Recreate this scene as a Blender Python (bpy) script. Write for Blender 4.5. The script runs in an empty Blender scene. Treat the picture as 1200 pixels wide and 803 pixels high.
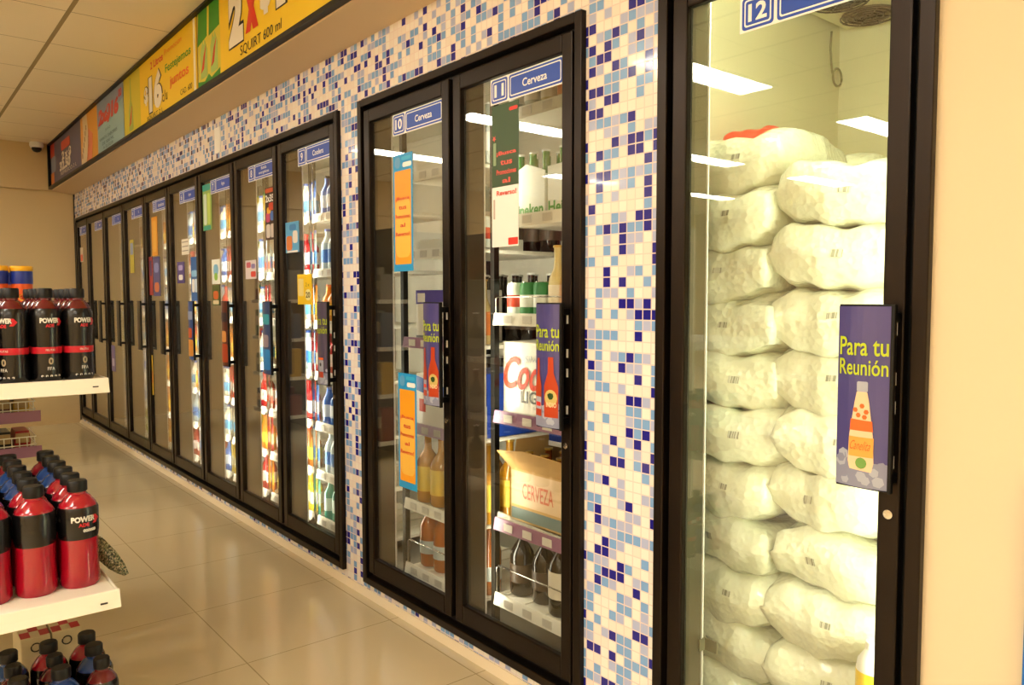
import bpy, bmesh, math, random
from mathutils import Matrix, Vector, noise
random.seed(7)
SC = bpy.context.scene
COL = SC.collection

# ------------------------------------------------------------------ camera
F_PX, YAW, PITCH, ROLL = 902.7, .6877, .0571, -.0016
fwd = Vector((math.sin(YAW)*math.cos(PITCH), math.cos(YAW)*math.cos(PITCH), -math.sin(PITCH)))
rt = Vector((math.cos(YAW), -math.sin(YAW), 0)); up = rt.cross(fwd)
R2 = math.cos(ROLL)*rt + math.sin(ROLL)*up; U2 = -math.sin(ROLL)*rt + math.cos(ROLL)*up
cam = bpy.data.cameras.new('camera'); camo = bpy.data.objects.new('camera', cam); COL.objects.link(camo)
cam.sensor_width = 36; cam.lens = F_PX/1200*36; cam.clip_start = .02
CAM = Vector((-1.5, 0, 1.206))
m = Matrix((R2, U2, -fwd)).transposed().to_4x4(); m.translation = CAM
camo.matrix_world = m
SC.camera = camo
def hit(px, py, X=0.0):
    d = fwd + R2*((px-600)/F_PX) - U2*((py-401.5)/F_PX)
    p = CAM + d*((X-CAM.x)/d.x)
    return p.y, p.z

# ------------------------------------------------------------------ light
TROFFER, COOLER_LAMP, FREEZER_LAMP = (33., 34., 36., 35., 38., 37.), 46.0, 36.0   # ceiling lamps row by row towards the far wall
TROFFER_COL, COOLER_COL, FREEZER_COL = (1, .945, .82), (1, .93, .74), (.97, 1, .68)
w = bpy.data.worlds.new('world'); SC.world = w; w.use_nodes = True
w.node_tree.nodes['Background'].inputs[0].default_value = (1, .82, .6, 1)
w.node_tree.nodes['Background'].inputs[1].default_value = .02
SC.view_settings.view_transform = 'Standard'; SC.view_settings.look = 'None'
SC.view_settings.exposure = 0.0; SC.view_settings.gamma = 1; SC.view_settings.use_curve_mapping = False
cy = SC.cycles
cy.use_denoising = True; cy.max_bounces = 10; cy.transparent_max_bounces = 24; cy.caustics_reflective = False; cy.caustics_refractive = False
cy.sample_clamp_indirect = 6

# ------------------------------------------------------------------ materials
def lin(c):
    if isinstance(c, str):
        c = tuple(int(c[i:i+2], 16)/255 for i in (0, 2, 4))
        return tuple(x/12.92 if x <= .04045 else ((x+.055)/1.055)**2.4 for x in c)
    return c
MATS = {}
def mat(name, color, rough=.5, metal=0, emit=0, coat=0, trans=0, ior=1.45, spec=.5):
    if name in MATS: return MATS[name]
    m = bpy.data.materials.new(name); m.use_nodes = True
    b = m.node_tree.nodes['Principled BSDF']; c = lin(color)
    b.inputs['Base Color'].default_value = (*c, 1); b.inputs['Roughness'].default_value = rough
    b.inputs['Metallic'].default_value = metal; b.inputs['Coat Weight'].default_value = coat
    b.inputs['Transmission Weight'].default_value = trans; b.inputs['IOR'].default_value = ior
    b.inputs['Specular IOR Level'].default_value = spec
    if emit:
        b.inputs['Emission Color'].default_value = (*c, 1); b.inputs['Emission Strength'].default_value = emit
    MATS[name] = m; return m
class N:
    def __init__(s, m): s.m = m; s.t = m.node_tree; s.b = s.t.nodes['Principled BSDF']
    def new(s, ty, **k):
        n = s.t.nodes.new(ty)
        for a, v in k.items(): setattr(n, a, v)
        return n
    def link(s, a, b): s.t.links.new(a, b)
    def math(s, op, a, b=None, c=None):
        n = s.new('ShaderNodeMath', operation=op)
        for i, v in enumerate((a, b, c)):
            if v is None: continue
            if isinstance(v, (int, float)): n.inputs[i].default_value = v
            else: s.link(v, n.inputs[i])
        return n.outputs[0]
    def pos(s):
        g = s.new('ShaderNodeNewGeometry'); x = s.new('ShaderNodeSeparateXYZ'); s.link(g.outputs['Position'], x.inputs[0]); return x.outputs
    def mix(s, fac, a, b):
        n = s.new('ShaderNodeMix', data_type='RGBA')
        if isinstance(fac, (int, float)): n.inputs[0].default_value = fac
        else: s.link(fac, n.inputs[0])
        for i, v in ((6, a), (7, b)):
            if isinstance(v, (str, tuple)): n.inputs[i].default_value = (*lin(v), 1)
            else: s.link(v, n.inputs[i])
        return n.outputs[2]

def mosaic_mat():
    m = mat('mosaic_tile', 'f2ece4', .16, coat=.3); n = N(m); P = .02805
    x, y, z = n.pos()
    u = n.math('DIVIDE', n.math('SUBTRACT', y, 1.4988), P); v = n.math('DIVIDE', n.math('SUBTRACT', z, .0), P)
    cu, cv = n.math('FLOOR', u), n.math('FLOOR', v)
    fu, fv = n.math('SUBTRACT', u, cu), n.math('SUBTRACT', v, cv)
    cb = n.new('ShaderNodeCombineXYZ'); n.link(cu, cb.inputs[0]); n.link(cv, cb.inputs[1])
    wn = n.new('ShaderNodeTexWhiteNoise', noise_dimensions='3D'); n.link(cb.outputs[0], wn.inputs[0])
    r = n.new('ShaderNodeValToRGB'); r.color_ramp.interpolation = 'CONSTANT'
    e = r.color_ramp.elements
    stops = [(0, 'f3ece3'), (.26, 'efe4da'), (.46, 'b0b9dc'), (.62, '7ea8dc'), (.865, '23208a')]
    e[0].position, e[0].color = 0, (*lin(stops[0][1]), 1); e[1].position, e[1].color = stops[1][0], (*lin(stops[1][1]), 1)
    for p, c in stops[2:]:
        q = e.new(p); q.color = (*lin(c), 1)
    n.link(wn.outputs[0], r.inputs[0])
    def edge(f):
        d = n.math('ABSOLUTE', n.math('SUBTRACT', f, .5)); return n.math('GREATER_THAN', d, .445)
    g = n.math('MAXIMUM', edge(fu), edge(fv))
    n.link(n.mix(g, r.outputs[0], 'e2cfc8'), n.b.inputs['Base Color'])
    n.link(n.math('MULTIPLY_ADD', g, .5, .14), n.b.inputs['Roughness'])
    bp = n.new('ShaderNodeBump'); bp.inputs['Strength'].default_value = .35; bp.inputs['Distance'].default_value = .001
    n.link(n.math('SUBTRACT', 1, g), bp.inputs['Height']); n.link(bp.outputs[0], n.b.inputs['Normal'])
    return m
def grid_mat(name, color, line, x0, px, y0, py, wx, wy, rough, spec=.5, mottled=.0):
    m = mat(name, color, rough, spec=spec); n = N(m); x, y, z = n.pos()
    def ln(c, o, p, wd):
        q = n.math('DIVIDE', n.math('SUBTRACT', c, o), p); q = n.math('SUBTRACT', q, n.math('ROUND', q))
        return n.math('LESS_THAN', n.math('ABSOLUTE', q), wd/p/2)
    g = n.math('MAXIMUM', ln(x, x0, px, wx), ln(y, y0, py, wy))
    base = color
    if mottled:
        t = n.new('ShaderNodeTexNoise'); t.inputs['Scale'].default_value = 2.2; t.inputs['Detail'].default_value = 5
        gm = n.new('ShaderNodeNewGeometry'); n.link(gm.outputs['Position'], t.inputs['Vector'])
        c = lin(color); base = n.mix(t.outputs[0], tuple(k*(1-mottled) for k in c), tuple(min(1, k*(1+mottled)) for k in c))
    n.link(n.mix(g, base, line), n.b.inputs['Base Color'])
    return m
def plaster(name, color, rough=.6):
    m = mat(name, color, rough); n = N(m)
    t = n.new('ShaderNodeTexNoise'); t.inputs['Scale'].default_value = 140; bp = n.new('ShaderNodeBump')
    bp.inputs['Strength'].default_value = .06; n.link(t.outputs[0], bp.inputs['Height']); n.link(bp.outputs[0], n.b.inputs['Normal'])
    return m
def panel_mat(name, color):           # insulated cold-room panels with vertical seams
    m = mat(name, color, .35); n = N(m); x, y, z = n.pos()
    q = n.math('DIVIDE', n.math('ADD', x, y), .19); q = n.math('ABSOLUTE', n.math('SUBTRACT', q, n.math('ROUND', q)))
    s = n.math('LESS_THAN', q, .03)
    bp = n.new('ShaderNodeBump'); bp.inputs['Strength'].default_value = .5; bp.inputs['Distance'].default_value = .004
    n.link(n.math('SUBTRACT', 1, s), bp.inputs['Height']); n.link(bp.outputs[0], n.b.inputs['Normal'])
    return m
def pane_mat():
    m = bpy.data.materials.new('door_glass'); m.use_nodes = True; t = m.node_tree; t.nodes.clear()
    o = t.nodes.new('ShaderNodeOutputMaterial'); mx = t.nodes.new('ShaderNodeMixShader')
    tr = t.nodes.new('ShaderNodeBsdfTransparent'); tr.inputs[0].default_value = (.965, .975, .95, 1)
    gl = t.nodes.new('ShaderNodeBsdfGlossy'); gl.inputs['Roughness'].default_value = .012
    lw = t.nodes.new('ShaderNodeLayerWeight'); lw.inputs[0].default_value = .5
    p = t.nodes.new('ShaderNodeMath'); p.operation = 'POWER'; p.inputs[1].default_value = 5
    a = t.nodes.new('ShaderNodeMath'); a.operation = 'MULTIPLY_ADD'; a.inputs[1].default_value = .96*2.0; a.inputs[2].default_value = .04*1.9
    a.use_clamp = True
    t.links.new(lw.outputs['Facing'], p.inputs[0]); t.links.new(p.outputs[0], a.inputs[0]); t.links.new(a.outputs[0], mx.inputs[0])
    t.links.new(tr.outputs[0], mx.inputs[1]); t.links.new(gl.outputs[0], mx.inputs[2]); t.links.new(mx.outputs[0], o.inputs[0])
    return m
def clear_mat(name, color, density=.35, rough=.08):
    m = bpy.data.materials.new(name); m.use_nodes = True; t = m.node_tree; b = t.nodes['Principled BSDF']
    b.inputs['Base Color'].default_value = (*lin(color), 1); b.inputs['Roughness'].default_value = rough
    o = t.nodes['Material Output']; mx = t.nodes.new('ShaderNodeMixShader'); tr = t.nodes.new('ShaderNodeBsdfTransparent')
    c = lin(color); tr.inputs[0].default_value = tuple(.5+.5*k for k in c)+(1,)
    mx.inputs[0].default_value = density
    t.links.new(tr.outputs[0], mx.inputs[1]); t.links.new(b.outputs[0], mx.inputs[2]); t.links.new(mx.outputs[0], o.inputs[0])
    MATS[name] = m; return m
def ice_mat():
    m = mat('ice_bag_plastic', 'ecedd6', .25, coat=.6); n = N(m)
    tc = n.new('ShaderNodeTexCoord')
    v = n.new('ShaderNodeTexVoronoi'); v.inputs['Scale'].default_value = 62; n.link(tc.outputs['Object'], v.inputs['Vector'])
    t = n.new('ShaderNodeTexNoise'); t.inputs['Scale'].default_value = 16; t.inputs['Detail'].default_value = 8; n.link(tc.outputs['Object'], t.inputs['Vector'])
    h = n.math('ADD', n.math('MULTIPLY', v.outputs['Distance'], .5), n.math('MULTIPLY', t.outputs[0], .9))
    bp = n.new('ShaderNodeBump'); bp.inputs['Strength'].default_value = .8; bp.inputs['Distance'].default_value = .007
    n.link(h, bp.inputs['Height']); n.link(bp.outputs[0], n.b.inputs['Normal'])
    n.link(n.mix(t.outputs[0], 'dce0c8', 'f2f3dd'), n.b.inputs['Base Color'])
    n.b.inputs['Subsurface Weight'].default_value = .3; n.b.inputs['Subsurface Radius'].default_value = (.05, .05, .045); n.b.inputs['Subsurface Scale'].default_value = 1.0
    return m
def stripes_mat(name, dark, light, scale, axis=1):
    m = mat(name, light, .5); n = N(m); p = n.pos()
    q = n.math('MULTIPLY', p[axis], scale); wn = n.new('ShaderNodeTexWhiteNoise', noise_dimensions='1D'); n.link(n.math('FLOOR', q), wn.inputs['W'])
    n.link(n.mix(n.math('GREATER_THAN', wn.outputs[0], .5), dark, light), n.b.inputs['Base Color']); return m

M_MOS = mosaic_mat()
M_WALL = plaster('cream_wall_paint', 'dfccaa')
M_FAR = plaster('cream_wall_warm_light', 'e0c594')  # cream wall with the far end's warm light put into its colour
M_SOF = plaster('soffit_paint', 'dcc09a')
M_CEIL = grid_mat('ceiling_tile', 'f2e2c6', '9c8862', -.70, .61, 4.504, .6175, .022, .006, .8)
M_FLOOR = grid_mat('floor_tile', 'e0cfa9', 'b5a27c', -.60, .541, 3.022, .541, .004, .004, .13, mottled=.05)
M_BASE = mat('cream_skirting', 'ead9b8', .4)
M_BRONZE = mat('dark_bronze_aluminium', '241c16', .32, metal=.7)
M_BLACK = mat('black_rubber', '050505', .5)
M_BLACKP = mat('black_plastic', '080707', .4, spec=.35)
M_LINER = mat('jamb_liner', '43392b', .35)
M_PANE = pane_mat()
M_LAMP = mat('cooler_lamp_diffuser', COOLER_COL, .5, emit=COOLER_LAMP)
M_BLAMP = mat('beer_lamp_diffuser', COOLER_COL, .5, emit=COOLER_LAMP*.52)
M_FLAMP = mat('freezer_lamp_diffuser', FREEZER_COL, .5, emit=FREEZER_LAMP)
M_TROF = [mat(f'troffer_diffuser_{i}', TROFFER_COL, .5, emit=e) for i, e in enumerate(TROFFER)]
M_WHITE = mat('white_gloss', 'f2f0ec', .3)
M_WMET = mat('white_metal', 'e9e3d3', .35)
M_CHROME = mat('chrome', 'c8c4bc', .15, metal=1)
M_STEEL = mat('grey_steel', '8b8a84', .35, metal=.8)
M_DPOST = mat('dark_post', '1a1814', .3, metal=.6)
M_PANELY = panel_mat('cold_room_panel', 'e8e3c4')
M_PANELW = panel_mat('cold_room_panel_pale', 'd8d4c4')
M_ICE = ice_mat()
M_BLUE = mat('sign_blue', '1f49b4', .35)
M_CYAN = mat('sticker_cyan', '1f97d6', .4)
M_ORANGE = mat('sticker_orange', 'f5a21d', .4)
M_YEL = mat('poster_yellow', 'f0c81c', .4)
M_RED = mat('print_red', 'd6301c', .4)
M_GRN = mat('print_green', '2b8f24', .4)
M_DGRN = mat('sticker_dark_green', '2d4a1b', .4)
M_INK = mat('print_black', '1a1410', .5)
M_PURP = mat('poster_purple', '4f4a86', .3, coat=.4)
M_LIME = mat('print_lime', 'b7c81c', .4)
M_KRAFT = mat('kraft_card', 'c39a5c', .7)
M_STRIP = mat('price_strip_purple', '8b5f79', .4)
M_TAG = mat('price_tag_white', 'ece7da', .5)
M_CLEARP = clear_mat('clear_plastic', 'e8e6da', .25)

# ------------------------------------------------------------------ mesh builder
class MB:
    def __init__(s): s.v = []; s.f = []; s.mi = []; s.sm = []
    def face(s, idx, mi=0, sm=False): s.f.append(tuple(idx)); s.mi.append(mi); s.sm.append(sm)
    def box(s, x0, x1, y0, y1, z0, z1, mi=0, M=None):
        o = len(s.v)
        P = [(x, y, z) for x in (min(x0, x1), max(x0, x1)) for y in (min(y0, y1), max(y0, y1)) for z in (min(z0, z1), max(z0, z1))]
        s.v += [tuple(M @ Vector(p)) for p in P] if M else P
        for q in ((0, 1, 3, 2), (4, 6, 7, 5), (0, 4, 5, 1), (2, 3, 7, 6), (0, 2, 6, 4), (1, 5, 7, 3)): s.face([o+i for i in q], mi)
        return s
    def prism(s, poly, fr, w0, w1, mi=0, mside=None):
        O, U, V, W = fr; n = len(poly); o = len(s.v)
        for w in (w0, w1):
            for a, b in poly: s.v.append(tuple(O+U*a+V*b+W*w))
        s.face([o+n+i for i in range(n)], mi); s.face([o+n-1-i for i in range(n)], mi)
        for i in range(n):
            j = (i+1) % n; s.face((o+i, o+j, o+n+j, o+n+i), mi if mside is None else mside)
        return s
    def rect(s, fr, u0, u1, v0, v1, w0, w1, mi=0, r=0):
        return s.prism(rrect(u0, u1, v0, v1, r), fr, w0, w1, mi)
    def lathe(s, prof, seg=20, c=(0, 0, 0), mi=0, M=None, sharp=.7):
        # profile [(r,z)] ; rings are doubled at sharp corners
        rings = []
        n = len(prof)
        def ring(r, z):
            o = len(s.v)
            for k in range(seg):
                a = 2*math.pi*k/seg; p = Vector((c[0]+r*math.cos(a), c[1]+r*math.sin(a), c[2]+z))
                s.v.append(tuple(M @ p) if M else tuple(p))
            return o
        prev = None
        for i in range(n-1):
            (r0, z0), (r1, z1) = prof[i], prof[i+1]
            a = prev if prev is not None else ring(r0, z0)
            b = ring(r1, z1)
            for k in range(seg):
                j = (k+1) % seg; s.face((a+k, a+j, b+j, b+k), mi, True)
            if i < n-2:
                r2, z2 = prof[i+2]
                t0 = math.atan2(z1-z0, r1-r0); t1 = math.atan2(z2-z1, r2-r1)
                d = abs((t1-t0+math.pi) % (2*math.pi)-math.pi)
                prev = None if d > sharp else b
            if i == 0 and r0 > 1e-4:
                o = ring(r0, z0); s.face([o+seg-1-k for k in range(seg)], mi)
            if i == n-2 and r1 > 1e-4:
                o = ring(r1, z1); s.face([o+k for k in range(seg)], mi)
        return s
    def tube(s, path, r, seg=8, mi=0):
        P = [Vector(p) for p in path]; rings = []
        for i, p in enumerate(P):
            d = (P[min(i+1, len(P)-1)]-P[max(i-1, 0)]).normalized()
            a = Vector((0, 0, 1)) if abs(d.z) < .9 else Vector((1, 0, 0))
            u = d.cross(a).normalized(); v = d.cross(u); o = len(s.v); rings.append(o)
            for k in range(seg):
                t = 2*math.pi*k/seg; s.v.append(tuple(p+(u*math.cos(t)+v*math.sin(t))*r))
        for a, b in zip(rings, rings[1:]):
            for k in range(seg):
                j = (k+1) % seg; s.face((a+k, a+j, b+j, b+k), mi, True)
        s.face([rings[0]+k for k in range(seg)], mi); s.face([rings[-1]+seg-1-k for k in range(seg)], mi)
        return s
    def mesh(s, name, mats, origin=(0, 0, 0)):
        me = bpy.data.meshes.new(name)
        o = origin
        me.from_pydata([(x-o[0], y-o[1], z-o[2]) for x, y, z in s.v], [], s.f)
        for m_ in (mats if isinstance(mats, (list, tuple)) else [mats]): me.materials.append(m_)
        for p, mi, sm in zip(me.polygons, s.mi, s.sm): p.material_index = mi; p.use_smooth = sm
        bm = bmesh.new(); bm.from_mesh(me); bmesh.ops.recalc_face_normals(bm, faces=bm.faces); bm.to_mesh(me); bm.free()
        me.update(); return me
def rrect(u0, u1, v0, v1, r=0, n=4):
    u0, u1 = min(u0, u1), max(u0, u1); v0, v1 = min(v0, v1), max(v0, v1); r = min(r, (u1-u0)*.45, (v1-v0)*.45)
    if r <= 0: return [(u0, v0), (u1, v0), (u1, v1), (u0, v1)]
    out = []
    for cx, cy_, a0 in ((u1-r, v0+r, -90), (u1-r, v1-r, 0), (u0+r, v1-r, 90), (u0+r, v0+r, 180)):
        for k in range(n+1):
            a = math.radians(a0+90*k/n); out.append((cx+r*math.cos(a), cy_+r*math.sin(a)))
    return out
X_, Y_, Z_ = Vector((1, 0, 0)), Vector((0, 1, 0)), Vector((0, 0, 1))
def wallframe(y, z, x=0): return (Vector((x, y, z)), -Y_, Z_, -X_)       # faces the aisle (-X); u runs to the right
def frontframe(x, z, y): return (Vector((x, y, z)), X_, Z_, -Y_)          # faces the camera end (-Y)
def rightframe(y, z, x): return (Vector((x, y, z)), Y_, Z_, X_)           # faces +X

ORG = {}
def tag(o, label=None, cat=None, group=None, kind=None):
    if label: o['label'] = label
    if cat: o['category'] = cat
    if group: o['group'] = group
    if kind: o['kind'] = kind
    return o
def link(o, parent=None):
    COL.objects.link(o)
    if parent: o.parent = parent
    return o
def empty(name, loc, label, cat, group=None):
    o = bpy.data.objects.new(name, None); o.empty_display_size = .05; o.location = loc; link(o); ORG[o.name] = tuple(loc); return tag(o, label, cat, group)
def top(name, mb, mats, loc, label, cat, group=None, kind=None):
    o = bpy.data.objects.new(name, mb.mesh(name, mats, loc)); o.location = loc; link(o); ORG[o.name] = tuple(loc); return tag(o, label, cat, group, kind)
def part(name, mb, mats, parent, label=None, bevel=0):
    o = bpy.data.objects.new(name, mb.mesh(name, mats, ORG[parent.name])); link(o, parent); ORG[o.name] = ORG[parent.name]
    if bevel:
        b = o.modifiers.new('bevel', 'BEVEL'); b.width = bevel; b.segments = 2; b.limit_method = 'ANGLE'
    return tag(o, label)
def struct(name, mb, mats):
    o = bpy.data.objects.new(name, mb.mesh(name, mats)); link(o); ORG[o.name] = (0, 0, 0); return tag(o, kind='structure')

# text as geometry
TXT = {}
def text_geo(s, bold=.0):
    if (s, bold) in TXT: return TXT[s, bold]
    cu = bpy.data.curves.new('t', 'FONT'); cu.body = s; cu.size = 1; cu.offset = bold; cu.resolution_u = 3; cu.fill_mode = 'FRONT'
    o = bpy.data.objects.new('t', cu); COL.objects.link(o)
    me = o.to_mesh()
    vs = [(v.co.x, v.co.y) for v in me.vertices]; fs = [tuple(p.vertices) for p in me.polygons]
    o.to_mesh_clear(); COL.objects.unlink(o); bpy.data.objects.remove(o); bpy.data.curves.remove(cu)
    x0 = min(v[0] for v in vs); x1 = max(v[0] for v in vs); y0 = min(v[1] for v in vs); y1 = max(v[1] for v in vs)
    vs = [((x-x0)/(x1-x0)-.5, (y-y0)/(y1-y0)-.5) for x, y in vs]
    TXT[s, bold] = (vs, fs, (x1-x0)/(y1-y0)); return TXT[s, bold]
def add_text(mb, s, fr, u, v, height, wd, width=None, bold=.0, mi=0, shear=0, bend=None):
    vs, fs, asp = text_geo(s, bold); W_ = width or asp*height
    O, U, V, Wv = fr; o = len(mb.v)
    for a, b in vs:
        uu, vv = u+a*W_+shear*b*height, v+b*height
        if bend: mb.v.append(bend(uu, vv))
        else: mb.v.append(tuple(O+U*uu+V*vv+Wv*wd))
    for f in fs: mb.face([o+i for i in f], mi)
    return mb

ORD = ['first', 'second', 'third', 'fourth', 'fifth', 'sixth', 'seventh', 'eighth', 'ninth', 'tenth', 'eleventh', 'twelfth', 'thirteenth', 'fourteenth']

# ================================================================== SETTING
ROOM_L, ROOM_B, FAR, CEIL = -9.6, -3.2, 8.51, 2.66
struct('floor', MB().box(ROOM_L-.1, 1.4, ROOM_B-.1, FAR+.1, -.1, 0), M_FLOOR)
struct('ceiling', MB().box(ROOM_L-.1, 0, ROOM_B-.1, FAR+.1, CEIL, CEIL+.08), M_CEIL)
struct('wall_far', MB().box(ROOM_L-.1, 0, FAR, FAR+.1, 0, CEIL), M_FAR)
struct('wall_left', MB().box(ROOM_L-.1, ROOM_L, ROOM_B, FAR, 0, CEIL), M_WALL)
struct('wall_back', MB().box(ROOM_L-.1, 0, ROOM_B-.1, ROOM_B, 0, CEIL), M_WALL)
TT = 2.215
BANKS = [(2.938, 8.40), (1.509, 2.765), (.608, 1.248)]      # right / left edges of the three door banks
FZ0, FZ1 = .055, 1.98
wb = MB()
wb.box(0, .1, .608, 8.485, FZ1, TT); wb.box(0, .1, .608, 8.485, .022, FZ0)
for a, b in ((8.40, 8.485), (2.765, 2.938), (1.248, 1.509)): wb.box(0, .1, a, b, FZ0, FZ1)
wb.box(0, .1, ROOM_B, .608, 0, TT, 1); wb.box(0, .1, .608, FAR, TT, CEIL, 1); wb.box(0, .1, .608, FAR, 0, .022, 1)
struct('wall_right', wb, [M_MOS, M_WALL])
struct('baseboard_right', MB().prism([(0, 0), (-.02, 0), (-.012, .012), (-.004, .024), (0, .024)], (Vector((0, .60, 0)), X_, Z_, Y_), 0, 7.89), M_BASE)
struct('trim_1', MB().box(-.006, .1, 8.485, 8.51, 0, TT), M_BLACKP)
# soffit over the doors and the bulkhead on the far wall
struct('trim_2', MB().prism([(0, TT), (0, CEIL), (-.19, CEIL), (-.19, 2.235)], (Vector((0, ROOM_B, 0)), X_, Z_, Y_), 0, FAR-ROOM_B), M_SOF)
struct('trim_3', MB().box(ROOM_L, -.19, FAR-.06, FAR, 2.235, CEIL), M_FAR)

# cold rooms behind the doors
struct('wall_cooler_rear', MB().box(1.3, 1.35, 1.44, 8.5, 0, 2.25), M_PANELW)
struct('wall_cooler_end', MB().box(.1, 1.3, 8.45, 8.5, 0, 2.25), M_PANELW)
struct('wall_cooler_partition', MB().box(.1, 1.3, 1.40, 1.44, 0, 2.32), [M_PANELY])
struct('wall_freezer_rear', MB().box(1.14, 1.19, .2, 1.40, 0, 2.32), M_PANELY)
struct('wall_freezer_end', MB().box(.1, 1.14, .15, .2, 0, 2.32), M_PANELY)
struct('ceiling_cooler', MB().box(.1, 1.35, 1.44, 8.5, 2.25, 2.3), M_PANELW)
struct('ceiling_freezer', MB().box(.1, 1.19, .15, 1.40, 2.32, 2.37), M_PANELY)
struct('floor_cooler', MB().box(.1, 1.3, 1.44, 8.45, 0, .05), M_STEEL)
struct('floor_freezer', MB().box(.1, 1.14, .2, 1.40, 0, .05), M_STEEL)

# ------------------------------------------------------------------ ceiling lights
def troffer(x, y, n, row):
    t = empty('ceiling_light', (x, y, CEIL), n, 'ceiling light', 'ceiling troffers')
    f = MB(); L, W = .61, .155
    f.box(x-L, x+L, y-W, y-W+.02, CEIL-.014, CEIL); f.box(x-L, x+L, y+W-.02, y+W, CEIL-.014, CEIL)
    f.box(x-L, x-L+.02, y-W+.02, y+W-.02, CEIL-.014, CEIL); f.box(x+L-.02, x+L, y-W+.02, y+W-.02, CEIL-.014, CEIL)
    part('frame', f, M_WMET, t)
    part('diffuser', MB().box(x-L+.02, x+L-.02, y-W+.02, y+W-.02, CEIL-.008, CEIL-.002), M_TROF[row], t)
ROWS = (-2.3, -.5, 1.35, 3.14, 5.02, 6.78); COLS = (-2.7, -5.2, -7.6)
for j, y in enumerate(ROWS):
    for i, x in enumerate(COLS):
        troffer(x, y, f'ceiling light, {ORD[i]} from the cooler doors, {ORD[len(ROWS)-1-j]} row from far wall', j)

# ================================================================== COOLER DOORS
LEAF_T, LEAF_B, GL_T, GL_B = 1.936, .106, 1.886, .17
MULL = {0: [7.88, 7.23, 6.575, 5.95, 5.37, 4.75, 4.16, 3.575], 1: [2.131], 2: []}
NAMES = {1: 'Jugos', 2: 'Jugos', 3: 'Té', 4: 'Té', 5: 'Isotónicos', 6: 'Agua', 7: 'Agua', 8: ('Bebidas', 'energéticas'), 9: 'Coolers', 10: 'Cerveza', 11: 'Cerveza', 12: 'Hielo'}
DOORS = {}
BANKLAB = ['long black frame around the nine glass doors with blue signs 1 to 9', 'black frame around the pair of beer cooler doors with signs 10 and 11', 'black frame around the ice freezer door at the right']
for bi, (b0, b1) in enumerate(BANKS):
    fr = empty('cooler_frame', (0, (b0+b1)/2, FZ0), BANKLAB[bi], 'door frame')
    f = MB(); T = .029
    f.box(-.018, .02, b0, b0+T, FZ0, FZ1); f.box(-.018, .02, b1-T, b1, FZ0, FZ1)
    f.box(-.018, .02, b0+T, b1-T, FZ1-T, FZ1); f.box(-.018, .02, b0+T, b1-T, FZ0, FZ0+T)
    part('outer_frame', f, M_BRONZE, fr, bevel=.003)
    edges = [b1-.03]+MULL[bi]+[b0+.03]
    g = MB()
    for i in range(len(edges)-1):
        yl, yr = edges[i], edges[i+1]
        g.box(.012, .022, yl-.045, yl, FZ0+.03, FZ1-.03); g.box(.012, .022, yr, yr+.045, FZ0+.03, FZ1-.03)
        g.box(.012, .022, yr+.045, yl-.045, FZ0+.03, GL_B-.01); g.box(.012, .022, yr+.045, yl-.045, GL_T+.01, FZ1-.03)
    part('gasket', g, M_BLACK, fr)
    ln = MB()
    JD = .10
    ln.box(.022, JD, b1-.062, b1, FZ0, FZ1); ln.box(.022, JD, b0, b0+.045, FZ0, FZ1)
    ln.box(.022, JD, b0+.045, b1-.062, FZ1-.05, FZ1); ln.box(.022, JD, b0+.045, b1-.062, FZ0, FZ0+.05)
    part('jamb_liner', ln, M_LINER if bi < 2 else mat('freezer_jamb', '4a4634', .3), fr, 'pale lining inside the frame' if bi < 2 else None)
    for mY in MULL[bi]:
        part('mullion', MB().box(.0225, .0998, mY-.034, mY+.034, FZ0+.05, FZ1-.05), M_LINER, fr)
    lamp_m = (M_LAMP, M_BLAMP, M_FLAMP)[bi]
    if bi < 2:
        for s0, s1 in [(mY-.022, mY+.03) for mY in MULL[bi]]+[(b0+.005, b0+.04)]:
            part('lamp', MB().box(JD+.0002, JD+.004, s0, s1, FZ0+.08, FZ1-.08), lamp_m, fr, 'added glowing fill strip, unseen behind the header')
    else:
        part('lamp', MB().box(.055, .092, b0+.0455, b0+.0545, FZ0+.08, FZ1-.08), lamp_m, fr, 'added glowing fill strip, unseen behind the header')
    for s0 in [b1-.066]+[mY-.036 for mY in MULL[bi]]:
        part('bright_edge', MB().box(JD, JD+.005, s0, s0+.012, FZ0+.05, FZ1-.05), M_WHITE, fr, 'white strip added as the bright edge line')  # white strip added to imitate the bright highlight line along the jamb
    if bi == 2:
        part('lamp', MB().box(JD+.001, JD+.02, b0+.08, b1-.08, 1.952, 1.972), mat('freezer_fill_strip', FREEZER_COL, .5, emit=FREEZER_LAMP*2.3), fr, 'added glowing fill strip, unseen behind the header')  # fill strip added out of sight above the door to brighten the freezer
        part('bracket', MB().box(.107, .111, b1-.105, b1-.064, .305, .335).box(.085, .107, b1-.070, b1-.0665, .305, .335), mat('bracket_grey', '6d6a52', .5), fr, 'small grey bracket')
    k0 = {0: 1, 1: 10, 2: 12}[bi]
    for i in range(len(edges)-1):
        DOORS[k0+i] = (edges[i]-.012, edges[i+1]+.012)

def fit_part(name, parent, fn, mats, label=None):
    mb = MB(); fn(mb); return part(name, mb, mats, parent, label)
def beer_shape(cx, v0, h, w):
    r = w/2; return [(cx-r, v0), (cx+r, v0), (cx+r, v0+h*.52), (cx+r*.42, v0+h*.74), (cx+r*.36, v0+h), (cx-r*.36, v0+h), (cx-r*.42, v0+h*.74), (cx-r, v0+h*.52)]
M_ROCK = mat('print_ice_grey', 'a9adbd', .4)
M_AMB = mat('print_amber', 'b8401a', .35)
M_LBL = mat('print_cream_label', 'c9b46a', .4)
M_PEACH = mat('print_peach', 'f0c8a0', .4)
M_ORR = mat('print_orange', 'ee6a26', .4)

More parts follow.
